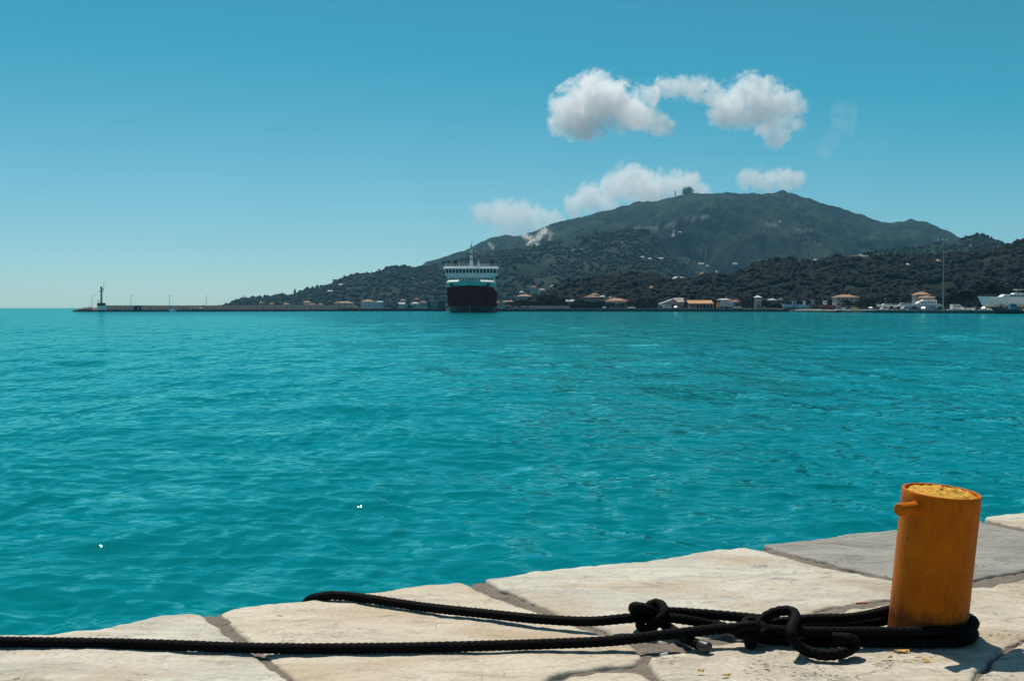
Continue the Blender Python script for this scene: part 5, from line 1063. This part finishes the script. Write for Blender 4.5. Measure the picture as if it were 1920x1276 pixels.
b0 = lambda s_: 10.7 + 1.25 * max(0, 1 - s_ / 30) ** 1.3; b1 = lambda s_: 13.45 + .3 * max(0, 1 - s_ / 30)
hull_part('boot_top', lambda s_: -1.5, lambda s_: 3.0 - 0.4 * min(1, s_ / 30), M_BOOT, 6); hu = hull_part('hull', lambda s_: 3.0 - 0.4 * min(1, s_ / 30), b0, M_HULL, 12); hull_part('bow_band', b0, b1, M_BAND, 3)
# fore deck and stern
dk = [(-(hw(s_, 13) or 0), s_) for s_ in np.linspace(.1, 34, 16)]; poly = dk + [(-HW, FL), (HW, FL)] + [(-x, y) for x, y in dk[::-1]]
mb = MB(); mb.prism(poly, 12.2, 12.5); mb.build('deck', paint('green deck', (.10, .16, .14), .8), fe)
mb = MB(); mb.box((0, FL, 5.5), (HW * 2, .4, 14)); mb.build('transom', M_HULL, fe)
# white bulwark caps on both shoulders
for s_ in (-1, 1):
    secs = []
    for q in np.linspace(2.4, 17, 14):
        w = (hw(q, 13.6) or 0); i_ = (hw(q + 1.15, 13.6) or 0)
        secs.append([(s_ * (w + .08), q - .05, 13.5), (s_ * (w + .08), q - .05, 13.72), (s_ * max(.2, w - .75), q + .9, 14.45), (s_ * max(.1, w - 1.0), q + 1.0, 13.5)])
    loft(secs, 'bulwark_cap', M_WHITE, fe)
    mb = MB(); q = 6.0; w = hw(q, 12.3); mb.box((s_ * (w - .1), q - .25, 12.55), (1.5, 1.0, 1.0), s_ * .55); mb.build('mooring_port', M_DARK, fe); mb = MB(); mb.box((s_ * (w - .05), q - .5, 11.6), (.9, 1.0, 1.0), s_ * .55); mb.build('mooring_port', M_DARK, fe)
    # black wedge added as painted shading of the bow flare
    q, z = 10.5, 6.6; w = hw(q, z) or 6
    mb = MB(); mb.add([(s_ * (w + .55), q - 1.0, z + 1.8), (s_ * (w + .0), q - 1.5, z + 1.8), (s_ * (w - 1.7), q - 2.0, z - 2.2), (s_ * (w - .9), q - 1.2, z - 2.6), (s_ * (w - .6), q + 1.5, z + 1.8), (s_ * (w - 2.2), q + .8, z - 2.4)], [(0, 1, 2, 3), (0, 4, 1), (2, 5, 3), (1, 4, 5, 2), (0, 3, 5, 4)]); mb.build('bow_shade', M_BOWSHADE, fe)
    # lifebuoy / lamp dots at the bridge wing ends
    mb = MB(); mb.cone((s_ * 11.7, 19.4, 16.0), (s_ * 11.7, 19.9, 16.0), .6, .6, 14); mb.build('wing_lamp', M_DARK, fe)
mb = MB(); mb.bar((0, 6.3, -.3), (0, 4.6, 3.2), .22, 8); mb.build('stem_bar', M_STEEL, fe)
# bow rail
mb = MB(); pts = [(s_ * (hw(q, 13.6) or 0), q) for s_, q in [(-1, 3.2), (-1, 2), (-1, 1), (-1, .3), (1, .3), (1, 1), (1, 2), (1, 3.2)]]
for a in pts: mb.bar((*a, 13.6), (*a, 15.0), .07, 5)
for a, c in zip(pts[:-1], pts[1:]): mb.bar((*a, 15.0), (*c, 15.0), .07, 5); mb.bar((*a, 14.4), (*c, 14.4), .05, 5)
mb.build('bow_rail', M_SUP, fe)
# superstructure: lower house, bridge front with windows, visor roof
mb = MB(); mb.prism([(-9.9, 24), (9.9, 24), (10.4, 27), (10.4, 90), (-10.4, 90), (-10.4, 27)], 12.5, 16.5); mb.build('lower_house', M_SUP, fe)
mb = MB(); mb.prism([(-11.9, 21), (-3.2, 20.2), (-2.4, 19.4), (2.4, 19.4), (3.2, 20.2), (11.9, 21), (11.9, 26), (10.4, 27.5), (10.4, 80), (-10.4, 80), (-10.4, 27.5), (-11.9, 26)], 15.9, 18.0); mb.build('bridge_front', M_SUP, fe)
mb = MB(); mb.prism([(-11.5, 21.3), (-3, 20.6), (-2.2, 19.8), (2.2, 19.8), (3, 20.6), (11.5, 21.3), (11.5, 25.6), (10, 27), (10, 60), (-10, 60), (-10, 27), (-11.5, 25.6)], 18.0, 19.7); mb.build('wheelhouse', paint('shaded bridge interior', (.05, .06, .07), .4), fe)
ro = [(-12.3, 20.4), (-3.2, 19.5), (-2.4, 18.7), (2.4, 18.7), (3.2, 19.5), (12.3, 20.4), (12.3, 26.5), (10.4, 28), (10.4, 62), (-10.4, 62), (-10.4, 28), (-12.3, 26.5)]
ro_lo = [(x * 1.04, y - .35) for x, y in ro]
mb = MB(); mb.prism(ro_lo, 19.7, 20.2); mb.build('visor_fascia', M_SUP, fe); mb = MB(); mb.prism([(x * .998, y + .01) for x, y in ro_lo], 20.2, 20.95, [(x * .985, y + .27) for x, y in ro]); mb.build('visor_roof', M_SUP, fe)
for i in range(16):
    x = -11.7 + 23.4 * i / 15; y = 21.15 - .8 * max(0, 1 - (abs(x) - 3.2) / 8.5) if abs(x) > 3.2 else 19.62; y = 21.2 + (19.7 - 21.2) * (1 - min(1, abs(x) / 11.7)) if abs(x) > 2.8 else 19.62
    mb = MB(); mb.box((x, y - .02, 18.85), (.34, .3, 1.72)); mb.build('window_mullion', M_SUP, fe)
for i in range(15):
    x = -11.7 + 23.4 * (i + .5) / 15; y = 21.2 + (19.7 - 21.2) * (1 - min(1, abs(x) / 11.7)) if abs(x) > 2.8 else 19.62
    mb = MB(); mb.box((x, y + .12, 18.85), (1.2, .1, 1.66)); mb.build('bridge_window', glass_dark(), fe)
mb = MB()
for i in range(19):
    x = -11.8 + 23.6 * i / 18; mb.bar((x, 21.3, 20.9), (x, 21.3, 22.0), .05, 5)
for z in (21.4, 22.0): mb.bar((-11.8, 21.3, z), (11.8, 21.3, z), .055, 5)
mb.build('roof_rail', M_SUP, fe)
# promenade openings and row of posts behind the passengers
for i in range(14): mb = MB(); mb.box((-9.4 + 18.8 * i / 13, 23.9, 15.2), (.75, .2, .9)); mb.build('saloon_window', glass_dark(), fe)
for s_ in (-1, 1):
    mb = MB(); mb.cone((s_ * 8.8, 60, 20), (s_ * 8.8, 60, 24.4), 1.5, 1.2, 14); f = mb.build('funnel', paint('dark funnel', (.05, .018, .018), .8), fe); mb = MB(); mb.cone((s_ * 8.8, 60, 24.2), (s_ * 8.8, 60, 25.3), 1.0, .9, 12); mb.build('funnel_top', M_DARK, f)
mb = MB(); mb.bar((-10.4, 23, 20.9), (-10.4, 23, 22.9), .18, 8); mb.box((-10.4, 23, 23.3), (1.2, .9, .9)); mb.build('searchlight', M_DARK, fe)
mb = MB(); mb.bar((3.4, 23, 20.9), (3.4, 23, 23.0), .2, 8); mb.box((3.4, 23, 23.0), (.5, .5, .8)); mb.build('deck_light', M_SUP, fe)
mb = MB(); mb.bar((-5.6, 24, 20.9), (-5.6, 24, 24), .06, 6); mb.build('whip_aerial', M_SUP, fe)
mb = MB(); mb.cone((0, 25, 20.5), (0, 25.4, 27.2), .85, .55, 10); mb.cone((0, 25.4, 27.2), (.05, 25.6, 31.2), .5, .3, 8); ms = mb.build('mast', paint('buff mast', (.80, .72, .60), .5), fe)
for z, wl2, wr in ((23.9, 2.2, 1.5), (26.4, 1.9, 1.2)):
    mb = MB(); mb.box((-wl2 / 2 + wr / 2, 25, z), (wl2 + wr, .5, .25)); mb.box((-wl2, 25, z + .2), (.5, .6, .9)); mb.box((wr, 25, z + .2), (.5, .6, .9)); mb.build('radar_platform', M_DARK, ms)
mb = MB(); mb.box((-.9, 24.6, 26.9), (2.2, .3, .3)); mb.box((-.8, 24.6, 24.4), (2.6, .3, .3)); mb.build('radar_scanner', M_DARK, ms)
mb = MB(); mb.bar((-2.2, 25, 28.1), (3.4, 25, 28.1), .07, 5); mb.bar((-1.9, 25, 30.1), (1.2, 25, 30.1), .06, 5); mb.build('yard', M_SUP, ms)
for z in (29.4, 30.6): mb = MB(); mb.box((0, 25.2, z), (.6, .5, .5)); mb.build('navigation_light', M_DARK, ms)
mb = MB(); mb.bar((.1, 25.6, 31), (.4, 25.6, 32.8), .06, 5); mb.bar((-.1, 25.6, 31.6), (.6, 25.6, 32.3), .05, 5); mb.build('wind_vane', M_DARK, ms)
mb = MB(); mb.bar((0, 25, 26), (4.2, 24, 21), .04, 4); mb.bar((0, 25, 26), (-4.2, 24, 21), .04, 4); mb.build('stay', M_DARK, ms)
# passengers at the rail: a far crowd
vs, fs, o = [], [], 0
g = np.random.default_rng(77)
for i in range(46):
    x = g.uniform(-9.3, 9.3)
    if abs(x) < 3.2 and g.random() < .7: continue
    y0 = 19.5 + g.uniform(-1.5, 1.5); H = g.uniform(1.55, 1.8)
    for (cx_, cz_, rx, rz_) in ((0, .42, .17, .42), (0, 1.1, .23, .36), (0, 1.62, .11, .14)):
        k = H / 1.75; v = IC1[0] * np.array([rx, rx * .8, rz_]) * k + np.array([x + cx_, y0, 13.0 + cz_ * k]); vs.append(v); fs.append(IC1[1] + o); o += len(v)
mm, nt, b = nodes('mixed clothing'); nt.links.new(ramp(nt, noise(nt, pos(nt), .9, 2), [(.35, (.03, .03, .05)), (.5, (.2, .08, .07)), (.62, (.35, .3, .28)), (.7, (.08, .1, .2))]), b.inputs['Base Color'])
cr = np_mesh('passenger_crowd', np.vstack(vs), np.vstack(fs), mm, None, True); cr.location = fe.location; stuff(cr, 'passengers crowding the fore deck of the ferry below the bridge', 'crowd')
mb = MB(); mb.box((0, 20.5, 12.75), (19.5, 5.5, .5)); mb.build('promenade', M_SUP, fe)

# ------------------------------------------------------------------ clouds
def cloud(name, label, D, blobs, dens=.012, amp=.9, nscale=1.0, soft=3.4, seed=0, flat=None):
    g = np.random.default_rng(seed); k = D / FPX; B = []
    for x, y, r_ in blobs:
        p = at(x, y, D + g.uniform(-.5, .5) * r_ * k * 1.2); B.append((Vector(p), r_ * k))
    c0 = sum((p for p, _ in B), Vector()) / len(B)
    bm = bmesh.new()
    for p, r_ in B:
        m_ = bmesh.ops.create_icosphere(bm, subdivisions=1, radius=r_ * 1.45, matrix=Matrix.Translation(p - c0))
    res = bmesh.ops.convex_hull(bm, input=bm.verts[:]); bmesh.ops.delete(bm, geom=[v for v in bm.verts if not v.link_faces], context='VERTS')
    hullf = set(f for f in res['geom'] if isinstance(f, bmesh.types.BMFace))
    bmesh.ops.delete(bm, geom=[f for f in bm.faces if f not in hullf], context='FACES'); bmesh.ops.delete(bm, geom=[v for v in bm.verts if not v.link_faces], context='VERTS')
    bmesh.ops.recalc_face_normals(bm, faces=bm.faces)
    me = bpy.data.meshes.new(name); bm.to_mesh(me); bm.free()
    m = bpy.data.materials.new('cloud vapour'); m.use_nodes = True; nt = m.node_tree; nt.nodes.clear(); out = nt.nodes.new('ShaderNodeOutputMaterial'); co = objco(nt)
    # billow the coordinates, then take the union of soft puffs
    acc = None
    for p, r_ in B:
        d = nt.nodes.new('ShaderNodeVectorMath'); d.operation = 'DISTANCE'; nt.links.new(co, d.inputs[0]); d.inputs[1].default_value = p - c0
        f = math_(nt, 'MULTIPLY_ADD', d.outputs['Value'], -1.0 / r_, 1.0)
        acc = f if acc is None else math_(nt, 'SMOOTH_MAX', acc, f, .25)
    rm_ = float(np.mean([r_ for _, r_ in B]))
    n = noise(nt, co, nscale / rm_ * 1.3, 9, .70, .45)
    e = math_(nt, 'ADD', acc, math_(nt, 'MULTIPLY', math_(nt, 'SUBTRACT', n, .50), amp * 3.6))
    den = math_(nt, 'MULTIPLY', math_(nt, 'MULTIPLY', e, soft, clamp=True), dens)
    pv = nt.nodes.new('ShaderNodeVolumePrincipled'); pv.inputs['Color'].default_value = (1, 1, 1, 1); pv.inputs['Anisotropy'].default_value = .4; nt.links.new(den, pv.inputs['Density'])
    nt.links.new(pv.outputs[0], out.inputs['Volume']); m.cycles.volume_step_rate = .11 if hasattr(m.cycles, 'volume_step_rate') else 1
    me.materials.append(m); o = bpy.data.objects.new(name, me); col.objects.link(o); o.location = c0; tag(o, label, 'cloud'); return o
cloud('cumulus_cloud', 'big white cumulus with grey underside, left of the upper pair', 10500, [(1078, 205, 46), (1112, 178, 44), (1148, 190, 42), (1072, 228, 32), (1175, 212, 36), (1100, 228, 36), (1205, 222, 26), (1235, 232, 22), (1216, 178, 22), (1252, 238, 16), (1046, 238, 20)], .0095, amp=1.0, seed=1)
cloud('cumulus_cloud', 'ragged white cumulus on the right of the upper pair', 10700, [(1246, 162, 20), (1274, 164, 22), (1304, 168, 24), (1336, 176, 25), (1408, 168, 32), (1434, 172, 30), (1420, 205, 38), (1372, 210, 34), (1462, 196, 32), (1496, 192, 20), (1440, 236, 26), (1345, 218, 20), (1455, 262, 20), (1478, 222, 18), (1494, 234, 18), (1388, 178, 26), (1356, 196, 24), (1470, 248, 18)], .0075, amp=1.05, seed=2)
cloud('cumulus_cloud', 'low white cloud bank touching the mountain ridge left of the dome', 16000, [(1185, 342, 36), (1150, 352, 32), (1222, 348, 34), (1258, 345, 28), (1290, 350, 30), (1315, 356, 20), (1105, 372, 30), (1078, 384, 24), (1140, 382, 26), (1220, 375, 30)], .0045, seed=3)
cloud('cumulus_cloud', 'soft low cloud above the left shoulder of the mountain', 16300, [(905, 398, 24), (940, 402, 32), (975, 400, 30), (1005, 408, 26), (950, 420, 28), (990, 424, 26), (1040, 415, 22)], .0032, amp=.8, seed=4)
cloud('cumulus_cloud', 'small flat cloud right of the summit', 15800, [(1400, 335, 20), (1420, 338, 22), (1445, 338, 22), (1468, 337, 24), (1490, 338, 20)], .0045, amp=.95, nscale=.9, seed=5)
cloud('cloud_wisp', 'faint cloud wisp right of the upper clouds', 11000, [(1588, 238, 20), (1570, 228, 18), (1574, 204, 18), (1596, 210, 18), (1560, 260, 18), (1545, 282, 18)], .0007, amp=1.1, nscale=.9, seed=6)

# ------------------------------------------------------------------ haze
mb = MB(); mb.box((0, 4150, 260), (17000, 8900, 534)); m = bpy.data.materials.new('thin sea haze'); m.use_nodes = True; nt = m.node_tree; nt.nodes.clear()
out = nt.nodes.new('ShaderNodeOutputMaterial'); pv = nt.nodes.new('ShaderNodeVolumePrincipled'); pv.inputs['Color'].default_value = (.28, .66, 1.0, 1); pv.inputs['Density'].default_value = 4.2e-5; pv.inputs['Anisotropy'].default_value = .2; nt.links.new(pv.outputs[0], out.inputs['Volume'])
hz = mb.build('haze', m); stuff(hz)
